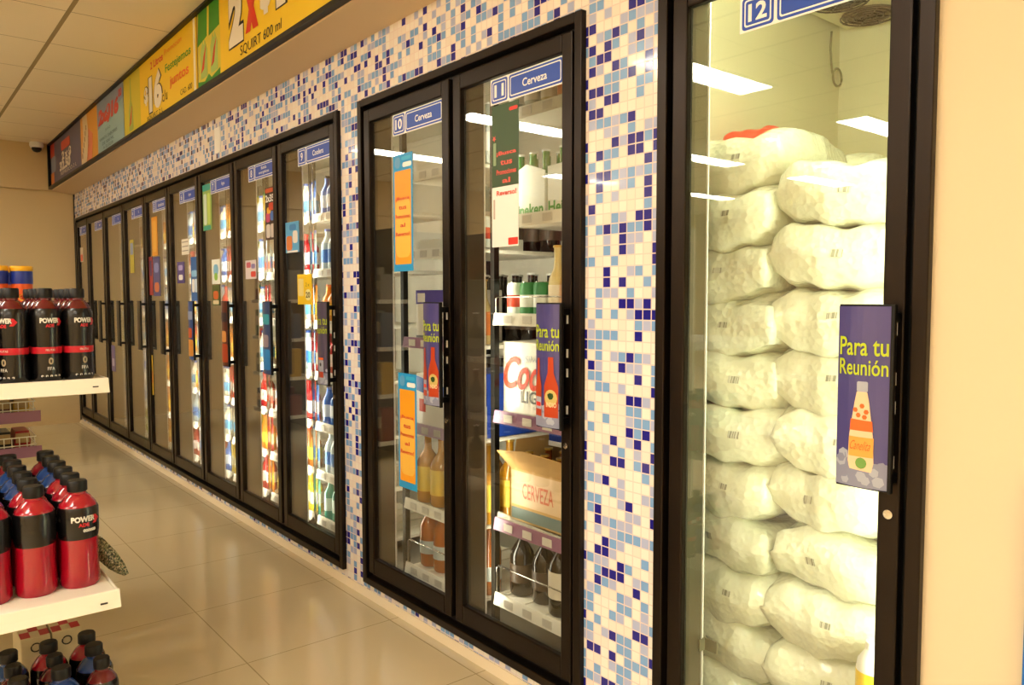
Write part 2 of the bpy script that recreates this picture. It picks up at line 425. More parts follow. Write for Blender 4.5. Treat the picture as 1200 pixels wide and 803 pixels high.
def door(k):
    yl, yr = DOORS[k]; st = .042
    gl, gr = yl-st, yr+st
    where = f'glass cooler door with blue sign {k}'
    extra = {12: 'glass freezer door at the right full of stacked ice bags', 11: 'glass beer cooler door with sign 11 and green sticker', 10: 'glass beer cooler door with sign 10 and two orange stickers',
             9: 'glass cooler door with sign 9, nearest the camera in the long row', 1: 'glass cooler door farthest away, against the far corner'}
    d = empty('refrigerator_door', (0, (yl+yr)/2, LEAF_B), extra.get(k, f'narrow glass cooler door with blue sign, {ORD[k-1]} from far corner in the long row'), 'cooler door', 'glass cooler doors')
    f = MB()
    f.box(-.012, .01, gl, yl, LEAF_B, LEAF_T); f.box(-.012, .01, yr, gr, LEAF_B, LEAF_T)
    f.box(-.012, .01, gr, gl, GL_T, LEAF_T); f.box(-.012, .01, gr, gl, LEAF_B, GL_B)
    part('door_frame', f, M_BRONZE, d, bevel=.004)
    part('glass_pane', MB().box(.001, .007, gr, gl, GL_B, GL_T), M_PANE, d, 'clear reflective glass')
    # number sign
    sy = gr+.335; fr = wallframe(sy, 1.805 if k < 12 else 1.79, 0)
    s = MB(); s.rect(fr, 0, .335, 0, .078, .0005, .0015, 0)
    for u0, u1 in ((.006, .084), (.092, .329)):
        s.rect(fr, u0, u1, .004, .074, .0015, .0019, 1, .008); s.rect(fr, u0+.006, u1-.006, .010, .068, .0019, .0023, 0, .006); s.rect(fr, u0+.0095, u1-.0095, .0135, .0645, .0023, .0027, 1, .005)
    sg = part('number_sign', s, [M_WHITE, M_BLUE], d, 'blue and white number sign')
    t = MB(); add_text(t, str(k), fr, .045, .039, .038, .003, bold=.03, width=.022*len(str(k)) if k < 10 else .046)
    nm = NAMES[k]
    if isinstance(nm, tuple):
        add_text(t, nm[0], fr, .21, .052, .016, .003, bold=.01); add_text(t, nm[1], fr, .21, .028, .018, .003, width=.13, bold=.01)
    else: add_text(t, nm, fr, .21, .039, .024 if len(nm) > 2 else .02, .003, bold=.015)
    part('lettering', t, M_WHITE, sg)
    # handle with arms
    ha = .003; hy0, hy1 = yr+ha, yr+ha+.106; hz0, hz1 = .842, 1.19
    h = MB()
    for z in (hz0+.012, hz1-.03): h.box(-.045, -.012, hy0+.002, hy0+.02, z, z+.018)
    h.box(-.046, -.040, hy0, hy1, hz0-.004, hz1+.004)
    h.box(-.052, -.040, hy0-.003, hy0+.004, hz0-.004, hz1+.004)
    part('handle', h, M_BLACKP, d, bevel=.0015)
    if k >= 9:
        for z in (1.135, 1.04, .985, .88): part('white_piece', MB().box(-.0145, -.0115, yr+.012, yr+.018, z, z+.024), M_WHITE, d)  # small white pieces along the stile
        part('lock', MB().lathe([(.009, 0), (.009, .004), (.004, .0045)], 14, M=Matrix.Translation((-.012, yr+.02, .79)) @ Matrix.Rotation(-math.pi/2, 4, 'Y')), M_CHROME, d, 'chrome lock cylinder')
    fr = wallframe(hy1, hz0, -.046); W, H = .104, .348
    # curved sign face
    base = {6: '2c4a86', 7: '5a2c22', 8: '3c4a74', 9: '4d4460'}.get(k, '4a4582' if k > 9 else '1d1a1a')
    bm_ = mat('handle_sign_'+base, base, .3, coat=.5)
    c = MB(); n = 8
    arc = [(W*i/n, .0005+.010*math.sin(math.pi*i/n)) for i in range(n+1)]
    pts = [(u, wv) for u, wv in arc]+[(W, 0), (0, 0)]
    O, U, V, Wv = fr
    c.prism(pts, (O, U, Wv, V), 0, H)
    p = part('handle_sign', c, bm_, d, 'printed sign on the handle')
    def bend(off):
        return lambda u, v: tuple(O+U*u+V*v+Wv*(.0015+off+.010*math.sin(math.pi*min(1, max(0, u/W)))))
    def shape(mb, poly, off, mi=0):
        # cut the polygon into thin vertical strips so that it follows the curved face
        o = len(mb.v); bmm = bmesh.new(); vs = [bmm.verts.new((a, b, 0)) for a, b in poly]; bmm.faces.new(vs)
        for i in range(1, 16):
            bmesh.ops.bisect_plane(bmm, geom=bmm.verts[:]+bmm.edges[:]+bmm.faces[:], plane_co=(W*i/16, 0, 0), plane_no=(1, 0, 0))
        bmesh.ops.triangulate(bmm, faces=bmm.faces[:])
        bmm.verts.index_update()
        for v in bmm.verts: mb.v.append(bend(off)(v.co.x, v.co.y))
        for fc in bmm.faces: mb.face([o+v.index for v in fc.verts], mi)
        bmm.free()
    if k >= 9:
        t = MB(); add_text(t, 'Para tu', fr, .052, .272, .036, 0, width=.094, bold=.012, bend=bend(.0006)); add_text(t, 'Reunión', fr, .052, .232, .031, 0, width=.094, bold=.012, bend=bend(.0006))
        part('lettering', t, M_LIME, p, 'lime green lettering')
        b = MB(); rr = random.Random(k)
        shape(b, rrect(.001, W-.001, .001, .05), .0002, 3)
        for q in range(26):
            u, v, r = rr.uniform(.01, W-.01), rr.uniform(.012, .062), rr.uniform(.007, .012)
            shape(b, [(u+r*math.cos(a*1.047+q), v+r*math.sin(a*1.047+q)) for a in range(6)], .0003+.00001*q, 4 if q % 2 else 3)
        if k == 12:
            shape(b, [(.032, .035), (.074, .032), (.078, .05), (.076, .10), (.068, .165), (.064, .185), (.044, .185), (.040, .165), (.030, .10), (.028, .05)], .0008, 5)
            shape(b, rrect(.044, .065, .185, .205, .003), .0008, 4); shape(b, [(.031, .11), (.076, .11), (.074, .13), (.033, .132)], .001, 6)
            shape(b, [(.030, .06), (.077, .06), (.0775, .098), (.030, .098)], .001, 7)
            shape(b, [(.055+.011*math.cos(a*.524), .048+.011*math.sin(a*.524)) for a in range(12)], .0012, 8)
            for u, v in ((.042, .15), (.055, .158), (.063, .147), (.048, .14), (.06, .137)): shape(b, [(u+.005*math.cos(a*1.047), v+.005*math.sin(a*1.047)) for a in range(6)], .0012, 6)
            add_text(b, 'Canelita', fr, .053, .082, .018, 0, width=.04, mi=6, bend=bend(.0014), shear=.3)
        elif k == 9:
            shape(b, rrect(.03, .075, .02, .105, .006), .0008, 4); shape(b, rrect(.03, .075, .105, .115, .003), .001, 6); shape(b, rrect(.032, .073, .03, .055), .001, 0)
            shape(b, [(.052+.008*math.cos(a*.524), .085+.008*math.sin(a*.524)) for a in range(12)], .001, 9)
        else:
            for cx, h_, wd in ((.012, .165, .032), (.066, .17, .05)):
                shape(b, beer_shape(cx+.006, .03, h_, wd), .0008 if cx > .05 else .0006, 0)
            shape(b, [(.072+.022*math.cos(a*.449), .085+.024*math.sin(a*.449)) for a in range(14)], .001, 1)
            shape(b, [(.072+.010*math.cos(a*.9)*(1+.3*(a % 2)), .09+.010*math.sin(a*.9)) for a in range(7)], .0012, 2)
            add_text(b, 'INDIO', fr, .074, .066, .014, 0, width=.036, mi=5, bold=.03, bend=bend(.0014))
            shape(b, rrect(.004, .033, .05, .085, .003), .001, 4); shape(b, rrect(.006, .031, .058, .07, .003), .0012, 10)
        part('printed_bottle', b, [M_AMB, M_LBL, M_DGRN, mat('print_slush', '878aa2', .4), M_ROCK, M_PEACH, M_ORR, mat('print_amber_light', 'f3a54a', .4), mat('print_leaf', '6e9a4a', .4), M_INK, M_RED], p, 'printed bottle picture')
    elif k >= 6:
        b = MB(); rr = random.Random(k*3)
        cols = {6: ['d08a3c', '8a94b0', 'b84f2c'], 7: ['a8401f', '2a2430', 'c98a4a'], 8: ['2c7fc4', '40a0b0', '9a8890']}[k]
        ms = [mat('handle_print_'+c_, c_, .4) for c_ in cols]
        shape(b, rrect(.01, .095, .02, .12, .01), .0006, 0); shape(b, rrect(.02, .085, .13, .19, .01), .0006, 2); shape(b, rrect(.012, .092, .24, .29, .006), .0006, 1)
        part('printed_picture', b, ms, p)
    return d, gl, gr
DOOR_OBJ = {}
for k in range(1, 13): DOOR_OBJ[k] = door(k)

# stickers on the glass ------------------------------------------------
def sticker(k, rect, name, base, extra, label, wave=False):
    d, gl, gr = DOOR_OBJ[k]
    x0, y0, x1, y1 = rect; xm, ym = (x0+x1)/2, (y0+y1)/2
    yl = hit(x0, ym)[0]; yr = hit(x1, ym)[0]; zt = hit(xm, y0)[1]; zb = hit(xm, y1)[1]
    yl, yr = min(yl, gl-.003), max(yr, gr+.003)
    W, H = yl-yr, zt-zb; fr = wallframe(yl, zb, -.0002)
    s = MB(); s.rect(fr, 0, W, 0, H, 0, .0008, 0); mats = [base]
    for q, (u0, u1, v0, v1, m_, *r) in enumerate(extra):
        if m_ not in mats: mats.append(m_)
        s.rect(fr, u0*W, u1*W, v0*H, v1*H, .0008, .0012+.00012*q, mats.index(m_), max(.02, r[0] if r else 0)*min(W, H))
    return part(name, s, mats, d, label), fr, W, H
def P(h): return mat('print_'+h, h, .4)
for rect in ((461.5, 180, 484, 318), (467.5, 438, 488.5, 573)):
    s, fr, W, H = sticker(10, rect, 'sticker', M_CYAN, [(.08, .92, .06, .86, M_ORANGE, .04), (.12, .88, .12, .62, mat('sticker_amber', 'f7bf4a', .4), .2, 1), (.5, .95, .885, .925, M_WHITE, .1), (.45, .92, .945, .975, P('3cb4e0'), .1), (.1, .38, .885, .98, P('5f9fd0'), .15)], 'tall blue and orange sticker')
    t = MB()
    for i, tx in enumerate(('¡Busca', 'tus', 'Promociones', 'al', 'Reverso!')): add_text(t, tx, fr, W/2, H*(.62-.075*i), H*.034, .0026, width=min(W*.72, W*.13*len(tx)), bold=.02)
    part('lettering', t, mat('sticker_red_print', 'd8402c', .4), s)
s, fr, W, H = sticker(11, (577, 121, 608, 289), 'sticker', M_DGRN, [(0, 1, 0, .425, M_WHITE), (.66, .97, .94, .965, M_RED, .1), (.05, .12, .20, .34, P('b9a9a0')), (.62, .98, .01, .06, M_RED, .0), (.06, .16, .58, .74, P('8aa27a'))], 'tall green and white sticker')
t = MB()
for i, (tx, v) in enumerate((('¡Busca', .655), ('tus', .592), ('Promociones', .527), ('al', .465), ('Reverso!', .38))): add_text(t, tx, fr, W*.56, H*v, H*.036, .0026, width=min(W*.74, W*.15*len(tx)), bold=.03)
O, U, V, Wv = fr; stp = [(W*.1+W*.08*(1 if a % 2 else .4)*math.sin(a*math.pi/5), H*.77+W*.08*(1 if a % 2 else .4)*math.cos(a*math.pi/5)) for a in range(10)]
t.prism(stp, fr, .0020, .0026)
part('lettering', t, mat('sticker_pale_red', 'e25a48', .4), s)  # lettering and star in one flat pale red
sticker(9, (335, 260, 350.5, 296), 'sticker', P('5aa6d6'), [(.06, .5, .08, .55, P('d77a3c'), .1), (.55, .9, .3, .7, P('e8dcd2'), .1), (.3, .8, .72, .92, P('2f7ec0'), .1), (.1, .9, .0, .06, M_WHITE)], 'light blue picture sticker')
s, fr, W, H = sticker(9, (349, 321.5, 365.5, 357), 'sticker', M_YEL, [(.06, .44, .28, .86, P('e8d488'), .05), (.56, .94, .14, .5, P('f5e9a8'), .3)], 'yellow price sticker')
t = MB(); add_text(t, '20', fr, W*.75, H*.32, H*.2, .002, width=W*.3, bold=.03); add_text(t, '2 x', fr, W*.72, H*.66, H*.12, .002, width=W*.26); part('lettering', t, P('6a5a20'), s)
s, fr, W, H = sticker(8, (311, 219, 323.5, 281), 'sticker', P('3a2018'), [(.05, .95, .9, .98, P('c8541f'), .1), (.1, .5, .04, .3, P('d8cfc8'), .1), (.55, .92, .04, .3, P('c9c0bc'), .1), (.1, .5, .34, .52, P('c84a78'), .1), (.55, .92, .36, .54, P('3c6ab8'), .1), (.2, .6, .5, .62, P('e0b02c'), .1), (.4, .9, .56, .7, P('c83a1c'), .1)], 'dark tall promotional sticker')
t = MB(); add_text(t, '2x35', fr, W*.5, H*.79, H*.14, .002, width=W*.86, bold=.03); part('lettering', t, M_WHITE, s)
sticker(8, (288, 305, 300.5, 327), 'sticker', P('d9cfd0'), [(.5, .95, .1, .4, P('c8382c'), .1), (.1, .5, .6, .9, P('c05a6a'), .1), (.55, .9, .55, .8, P('8a7ab0'), .1)], 'small white and red sticker')
sticker(7, (237, 216, 248, 270), 'sticker', P('8fb05a'), [(.0, .9, .86, 1, P('1f9a90'), .1), (.1, .45, .12, .8, P('cfe0d0'), .1), (.55, .85, .12, .8, P('bfd46a'), .1), (.05, .9, .0, .1, P('2f9a86'), .1)], 'tall green sticker')
sticker(7, (248.5, 304, 258, 333), 'sticker', P('e6e8e0'), [(.2, .8, .35, .8, P('7ab2d8'), .3), (.3, .7, .15, .45, P('86b83c'), .2)], 'white sticker with green mark')
sticker(7, (249, 334, 257.5, 358), 'sticker', P('4a5a2c'), [(.15, .85, .3, .7, P('c8602c'), .2), (.1, .9, .06, .25, P('d8c8a8'), .2)], 'small orange and green sticker')
sticker(6, (213, 280, 221.5, 298.5), 'sticker', P('e4ddd0'), [(.08, .92, .78, .84, P('8a8078')), (.08, .92, .5, .56, P('8a8078')), (.08, .92, .22, .28, P('8a8078'))], 'white note with lines of print')
sticker(6, (208, 307, 216, 332), 'sticker', P('4a3a86'), [(.2, .8, .15, .4, M_WHITE, .2), (.2, .8, .6, .85, P('b8a8d8'), .2)], 'purple sticker')
sticker(6, (224, 301, 232, 353), 'sticker', P('2a62a8'), [(.1, .9, .55, .7, P('8ac0e8'), .2), (.15, .5, .2, .5, M_WHITE, .1), (.55, .9, .2, .5, P('cfe0f0'), .1)], 'tall blue sticker')
sticker(5, (178, 254, 184.5, 300), 'sticker', P('e0962a'), [(.2, .8, .1, .9, P('eab04a'), .1)], 'orange sticker')
sticker(5, (173.5, 301, 179, 346), 'sticker', P('a83a3c'), [(.2, .8, .5, .9, P('4a3a6a'), .1)], 'red and purple sticker')
sticker(5, (180, 301, 187.5, 347), 'sticker', P('4a4a86'), [(.15, .85, .1, .35, P('d8784a'), .2), (.15, .85, .6, .85, P('8a90c8'), .2)], 'blue and orange sticker')
sticker(5, (174.5, 416, 179.5, 462), 'sticker', P('dcb02c'), [(.2, .8, .3, .6, P('d8702c'), .2)], 'yellow sticker')
sticker(4, (152.5, 281, 157, 320), 'sticker', P('b8a83c'), [(.15, .85, .55, .9, P('8a9ac0'), .1)], 'green and blue sticker')
sticker(3, (131, 405, 135, 435), 'sticker', P('7a6a9a'), [(.2, .8, .2, .5, P('c0b8d0'), .1)], 'pale purple sticker')
sticker(1, (94.2, 290, 97.5, 307), 'sticker', P('d8c8b0'), [(.1, .9, .05, .5, P('c84a2c'), .1)], 'white and red sticker')

# ================================================================== BANNER AND WALL FITTINGS
def banner():
    X = -.19; z0, z1 = 2.262, 2.655; y_far, y_near = 8.45, -1.0
    b = empty('advertising_banner', (X, 3.7, 2.25), 'long row of bright price posters in a black frame under the ceiling', 'banner')
    f = MB()
    f.box(X-.03, X, y_near, y_far, z0-.02, z0); f.box(X-.03, X, y_near, y_far, z1-.012, z1)
    f.box(X-.03, X, y_far-.03, y_far, z0, z1-.012); f.box(X-.03, X, y_near, y_near+.03, z0, z1-.012)
    part('frame', f, M_BLACKP, b)
    H = z1-.012-z0
    def poster(ya, yb, base, label): # ya > yb
        fr = wallframe(ya, z0, X-.004); W = ya-yb
        mb = MB(); mb.rect(fr, 0, W, 0, H, 0, .002)
        return part('poster', mb, base, b, label), fr, W
    def sub(p, fn, mats, name='printed_picture'): mb = MB(); fn(mb); part(name, mb, mats, p)
    rr = random.Random(4)
    # far purple poster
    p, fr, W = poster(8.42, 7.03, P('5c5878'), 'purple price poster')
    def a(mb):
        mb.rect(fr, 0, .16, .0, .12, .002, .003, 0); mb.rect(fr, 0, .2, H-.12, H, .002, .003, 1)
        mb.rect(fr, .03, .26, .12, H-.12, .002, .003, 3, .04)
    sub(p, a, [P('cf7a3a'), P('c23a2e'), P('e6dcd2'), P('7e8aa8')])
    def a(mb):
        mb.rect(fr, .55, .95, H-.13, H-.05, .003, .004, 1, .02)
        for i, (v, wd) in enumerate(((.20, .42), (.125, .5))): add_text(mb, ('2 x $', '32.50')[i], fr, .78-.08*i, v, .085, .004, width=wd, bold=.06, mi=2)
        add_text(mb, 'REFRESCO 2 L', fr, .85, .06, .03, .004, width=.7, mi=2)
    sub(p, a, [P('cf7a3a'), P('c23a2e'), P('e6dcd2'), P('7e8aa8')], 'lettering')
    # cream and orange cups
    p, fr, W = poster(7.03, 6.42, P('d89a3c'), 'orange poster with cups')
    def a(mb):
        mb.prism([(.0, 0), (.18, 0), (.3, H*.4), (.24, H), (.08, H), (.1, H*.6)], fr, .002, .003, 0); mb.prism([(.22, .02), (.4, .02), (.44, .2), (.3, .26)], fr, .002, .003, 1)
        for q in range(6): mb.rect(fr, .05+.03*q, .07+.03*q, .06+.04*q, .1+.04*q, .003, .004, 2, .008)
    sub(p, a, [P('dcc8a8'), P('d87a5a'), P('8a6a4a')])
    # teal 2x$16 poster
    p, fr, W = poster(6.42, 5.64, P('8fb3bc'), 'pale teal price poster')
    def a(mb):
        mb.prism([(0, H*.5), (W, H*.75), (W, H), (0, H)], fr, .002, .003, 0)
        add_text(mb, '2x$16', fr, W*.45, H*.68, H*.34, .004, width=W*.78, bold=.07, mi=1, shear=.2)
        add_text(mb, '00', fr, W*.9, H*.86, H*.15, .004, width=W*.12, bold=.05, mi=1)
        for v, s_ in ((.40, 'JUGO'), (.28, 'VARIOS SABORES'), (.18, 'DE 500 ML'), (.1, 'A ELEGIR')): add_text(mb, s_, fr, W*.42, H*v, H*.055, .004, width=W*.05*len(s_), mi=2)
    sub(p, a, [P('7f93b8'), P('c9332c'), P('3f5a60')])
    # yellow $16 posters
    def bottles(mb, us, H0, H1):
        for u in us:
            mb.prism([(u, H0), (u+.10, H0), (u+.10, H0+.13), (u+.062, H0+.19), (u+.058, H1), (u+.042, H1), (u+.038, H0+.19), (u, H0+.13)], fr, .002, .003, 0)
            mb.prism([(u+.01, H0+.03), (u+.05, H0+.045), (u+.085, H0+.15), (u+.05, H0+.11)], fr, .003, .004, 1)
    p, fr, W = poster(5.62, 5.22, P('cfc02e'), 'green bottle poster strip')
    sub(p, lambda mb: bottles(mb, (.12, ), .03, H-.02), [P('9fb45a'), M_RED])
    p, fr, W = poster(5.22, 4.12, M_YEL, 'yellow price poster with white numerals')
    def a(mb):
        mb.rect(fr, W-.05, W-.02, 0, H, .002, .003, 0)
        add_text(mb, '$', fr, .14, .17, .12, .003, width=.10, bold=.13, mi=1); add_text(mb, '$', fr, .14, .17, .11, .004, width=.085, bold=.05, mi=0)
        add_text(mb, '16', fr, .34, .165, .235, .003, width=.30, bold=.09, mi=1); add_text(mb, '16', fr, .34, .165, .218, .004, width=.27, bold=.06, mi=0)
        add_text(mb, 'c/u', fr, .53, .10, .06, .004, width=.10, mi=1); add_text(mb, 'SQUIRT 2 L', fr, .32, .03, .03, .004, width=.34, mi=1)
        add_text(mb, '2 Litros', fr, .38, .325, .045, .004, width=.26, bold=.03, mi=2)
        add_text(mb, 'Festejemos', fr, .78, .235, .06, .004, width=.46, bold=.012, mi=3); add_text(mb, 'juntos', fr, .80, .145, .07, .004, width=.34, bold=.02, mi=4)
        add_text(mb, 'Promoción', fr, .70, .335, .03, .004, width=.32, mi=4); add_text(mb, 'CAD. 600', fr, .92, .055, .03, .004, width=.2, mi=1)
    sub(p, a, [P('ece4d8'), M_INK, M_RED, M_GRN, M_ORR])
    p, fr, W = poster(4.10, 3.77, P('d8c840'), 'green and yellow bottle poster')
    def a(mb):
        mb.prism([(0.0, H*.58), (.14, H*.64), (.15, H), (.02, H)], fr, .002, .003, 2); mb.prism([(.17, H*.62), (.32, H*.66), (.32, H), (.18, H)], fr, .002, .003, 2)
        mb.prism([(0, 0), (.32, 0), (.32, .05), (.2, .03), (.16, .055), (.1, .03), (0, .045)], fr, .002, .003, 2)
        bottles(mb, (.04, .19), .05, H*.56)
    sub(p, a, [P('a8c46a'), M_RED, M_GRN])
    p, fr, W = poster(3.77, 1.6, M_YEL, 'yellow price poster with large white numerals and red letter')
    def a(mb):
        for q, m_, z_, s_, bo in ((.15, 1, .003, 1.06, .12), (.15, 0, .004, 1.0, .075)):
            add_text(mb, '2', fr, .21, .225, .25*s_, z_, width=.18*s_, bold=bo, mi=m_)
            add_text(mb, '$', fr, .56, .225, .17*s_, z_, width=.12*s_, bold=bo, mi=m_); add_text(mb, '10', fr, .84, .235, .22*s_, z_, width=.34*s_, bold=bo, mi=m_)
        add_text(mb, 'x', fr, .40, .21, .19, .0035, width=.15, bold=.09, mi=2)
        add_text(mb, 'SQUIRT 600 ml', fr, .49, .055, .05, .004, width=.46, mi=1)
    sub(p, a, [P('ece4d8'), M_INK, M_RED, M_GRN])
    p, fr, W = poster(1.6, -.96, M_YEL, 'yellow poster at the near end')
    mb = MB(); mb.rect(fr, .1, .6, .04, .3, .002, .003, 0, .05); part('printed_picture', mb, [M_GRN], p)
banner()
y0, z0 = hit(258, 151); y1, z1 = hit(267, 176)
top('wall_plate', MB().box(-.006, 0, 4.36, 4.45, 2.02, 2.16), M_WHITE, (0, 4.4, 2.09), 'blank white plate among the mosaic tiles above the long door row', 'wall plate')
# security dome camera
cx, cyy = -.31, 8.40
sc_ = empty('security_camera', (cx, cyy, CEIL), 'small white dome security camera under the ceiling by the far wall', 'security camera')
part('base', MB().lathe([(.055, 0), (.06, -.03), (.05, -.05)], 18, (cx, cyy, CEIL)), M_WHITE, sc_)
part('dome', MB().lathe([(.042, -.05), (.040, -.068), (.026, -.085), (.001, -.092)], 18, (cx, cyy, CEIL)), M_BLACKP, sc_, 'dark dome')
# blue edge of a bin by the near wall
top('blue_panel', MB().box(-.03, -.002, -.3, .433, 0, .9), mat('crate_blue', '1768b8', .35), (0, .07, 0), 'blue panel standing against the cream wall at the lower right edge', 'panel')

# ================================================================== PRODUCTS
def bottle_profile(h, r, neck, shoulder=.62, waist=0):
    p = [(r*.86, 0), (r, h*.03), (r, h*.28)]
    if waist: p += [(r*(1-waist), h*.36), (r*(1-waist), h*.42), (r, h*.5)]
    p += [(r, h*shoulder), (r*.93, h*(shoulder+.05)), (r*.66, h*(shoulder+.13)), (neck*1.1, h*(shoulder+.2)), (neck, h*(shoulder+.25)), (neck, h*.97)]
    return p
PROTO = {}
def proto(key, h, r, neck, body, cap, lab, lz=(.2, .5), shoulder=.6, caph=.03, capr=1.25, seg=16, waist=0, kind='bottle'):
    b = MB().lathe(bottle_profile(h, r, neck, shoulder, waist), seg)
    c = MB().lathe([(neck*capr, h*(1-caph)), (neck*capr, h*.995), (neck*capr*.85, h)], seg)
    l = MB().lathe([(r*1.01, h*lz[0]), (r*1.015, h*(lz[0]+.01)), (r*1.015, h*(lz[1]-.01)), (r*1.01, h*lz[1])], seg) if lab else None
    al = MB()
    al.lathe(bottle_profile(h, r, neck, shoulder, waist), 10); n1 = len(al.f)
    al.lathe([(neck*capr, h*(1-caph)), (neck*capr, h*.995), (neck*capr*.85, h)], 10, mi=1)
    if lab: al.lathe([(r*1.01, h*lz[0]), (r*1.02, h*(lz[0]+.01)), (r*1.02, h*(lz[1]-.01)), (r*1.01, h*lz[1])], 10, mi=2)
    PROTO[key] = dict(h=h, r=r, kind=kind, body=b.mesh(key+'_body', body), cap=c.mesh(key+'_cap', cap), lab=l.mesh(key+'_label', lab) if lab else None,
                      all=al.mesh(key, [body, cap]+([lab] if lab else [])))
def can_proto(key, h, r, body, band):
    b = MB().lathe([(r*.8, 0), (r, h*.05), (r, h*.92), (r*.84, h*.985)], 16); l = MB().lathe([(r*.84, h*.985), (r*.86, h), (r*.78, h), (r*.76, h*.985)], 16)
    ba = MB().lathe([(r*1.008, h*.3), (r*1.012, h*.32), (r*1.012, h*.62), (r*1.008, h*.64)], 16)
    al = MB(); al.lathe([(r*.8, 0), (r, h*.05), (r, h*.92), (r*.84, h*.985)], 10); al.lathe([(r*.84, h*.985), (r*.86, h), (r*.78, h), (r*.76, h*.985)], 10, mi=1); al.lathe([(r*1.008, h*.3), (r*1.012, h*.32), (r*1.012, h*.62), (r*1.008, h*.64)], 10, mi=2)
    PROTO[key] = dict(h=h, r=r, kind='can', body=b.mesh(key+'_body', body), cap=l.mesh(key+'_lid', M_CHROME), lab=ba.mesh(key+'_band', band), all=al.mesh(key, [body, M_CHROME, band]))
def place(key, loc, name, label, cat, group=None, detail=False, rz=0):
    q = PROTO[key]
    o = bpy.data.objects.new(name, q['body'] if detail else q['all']); o.location = loc; o.rotation_euler = (0, 0, rz); link(o); tag(o, label, cat, group)
    ORG[o.name] = tuple(loc)
    if detail:
        link(bpy.data.objects.new('lid' if q['kind'] == 'can' else 'cap', q['cap']), o)
        if q['lab']: link(bpy.data.objects.new('label_band', q['lab']), o)
    return o
G_AMB = mat('amber_glass', '7a3a10', .08, coat=.6); G_DARK = mat('dark_brown_glass', '140a05', .06, coat=.15)
G_GRN = mat('green_glass', '3f7a2c', .08, coat=.6); G_CLR = clear_mat('clear_bottle', 'dfe8e0', .4); G_GOLD = mat('golden_beer', 'b07a1c', .08, coat=.5)
C_GOLD = mat('gold_cap', 'c8a24a', .3, metal=.8); C_WHT = mat('white_cap', 'e8e8e4', .4); C_RED = mat('red_cap', 'b8281c', .4); C_BLU = mat('blue_cap', '2450a8', .4); C_BLK = M_BLACKP; C_GRN = mat('green_cap', '2c8a3c', .4); C_ORG = mat('orange_cap', 'e07a1c', .4)
def L(h): return mat('label_'+h, h, .45)
proto('amber', .24, .031, .0125, G_AMB, C_GOLD, L('c9c2a0'), (.2, .42), .5)
proto('dark', .27, .044, .014, G_DARK, C_WHT, L('4a3a2c'), (.18, .42), .52)
proto('darklab', .30, .046, .014, G_DARK, C_WHT, L('cfc4b0'), (.2, .5), .52)
proto('green', .225, .03, .0125, G_GRN, C_WHT, L('cfd8c8'), (.22, .4), .5)
proto('corona', .24, .031, .0125, mat('pale_beer', 'd8c080', .08, coat=.5), C_GOLD, L('e8d8b8'), (.16, .46), .5)
proto('tropic', .24, .031, .0125, mat('pale_beer', 'd8c080'), C_GOLD, L('e0823c'), (.14, .5), .5)
proto('gold', .30, .048, .015, G_GOLD, C_GOLD, L('d8b83c'), (.16, .5), .52)
proto('clearb', .22, .033, .014, G_CLR, C_WHT, L('c8c0b8'), (.2, .5), .55)
proto('amberbig', .30, .046, .015, mat('amber_big', 'a85a18', .08, coat=.6), C_GOLD, L('c8d0cc'), (.18, .36), .52)
can_proto('cangreen', .122, .033, L('dfe6dc'), L('c8442c')); can_proto('canwhite', .122, .033, L('2f7a3c'), L('e4e6dc'))
for key, (col, cp, lb, h, r, sh) in {'water': ('cfe0e8', C_BLU, '3a7ac8', .21, .032, .62), 'orange': ('e08a1c', C_ORG, 'f0c43c', .19, .033, .6), 'red': ('a81c20', C_RED, 'e8d8d0', .2, .032, .6), 'tea': ('a8601c', C_RED, 'd8c83c', .2, .033, .6),
        'lime': ('9ab83c', C_GRN, 'e0e4c0', .2, .032, .6), 'milk': ('e8e0d0', C_BLU, '5a9ac8', .19, .034, .64), 'blue': ('2a62b8', C_BLK, 'cfd8e8', .2, .033, .6), 'pink': ('d87a98', C_WHT, 'f0e0e4', .2, .031, .6), 'yellow': ('e0c02c', C_GRN, 'f0ecd0', .2, .033, .6), 'teal': ('2f9a8a', C_WHT, 'cfe8e0', .21, .032, .6)}.items():
    proto(key, h, r, .013, mat('drink_'+key, col, .12, coat=.5), cp, L(lb), (.22, .52), sh, seg=14, caph=.06, capr=1.15)
CN = {'water': ('clear blue-labelled bottle', 'water_bottle'), 'orange': ('orange juice bottle', 'juice_bottle'), 'red': ('red drink bottle', 'soda_bottle'), 'tea': ('brown tea bottle', 'tea_bottle'), 'lime': ('lime drink bottle', 'soda_bottle'), 'milk': ('white milk bottle', 'milk_bottle'),
      'blue': ('blue drink bottle', 'sports_drink_bottle'), 'pink': ('pink drink bottle', 'juice_bottle'), 'yellow': ('yellow drink bottle', 'juice_bottle'), 'teal': ('teal drink bottle', 'soda_bottle'), 'cangreen': ('white can', 'drink_can'), 'canwhite': ('green can', 'drink_can'), 'clearb': ('clear glass bottle', 'glass_bottle'), 'amber': ('amber glass bottle', 'beer_bottle'), 'green': ('green glass bottle', 'beer_bottle')}

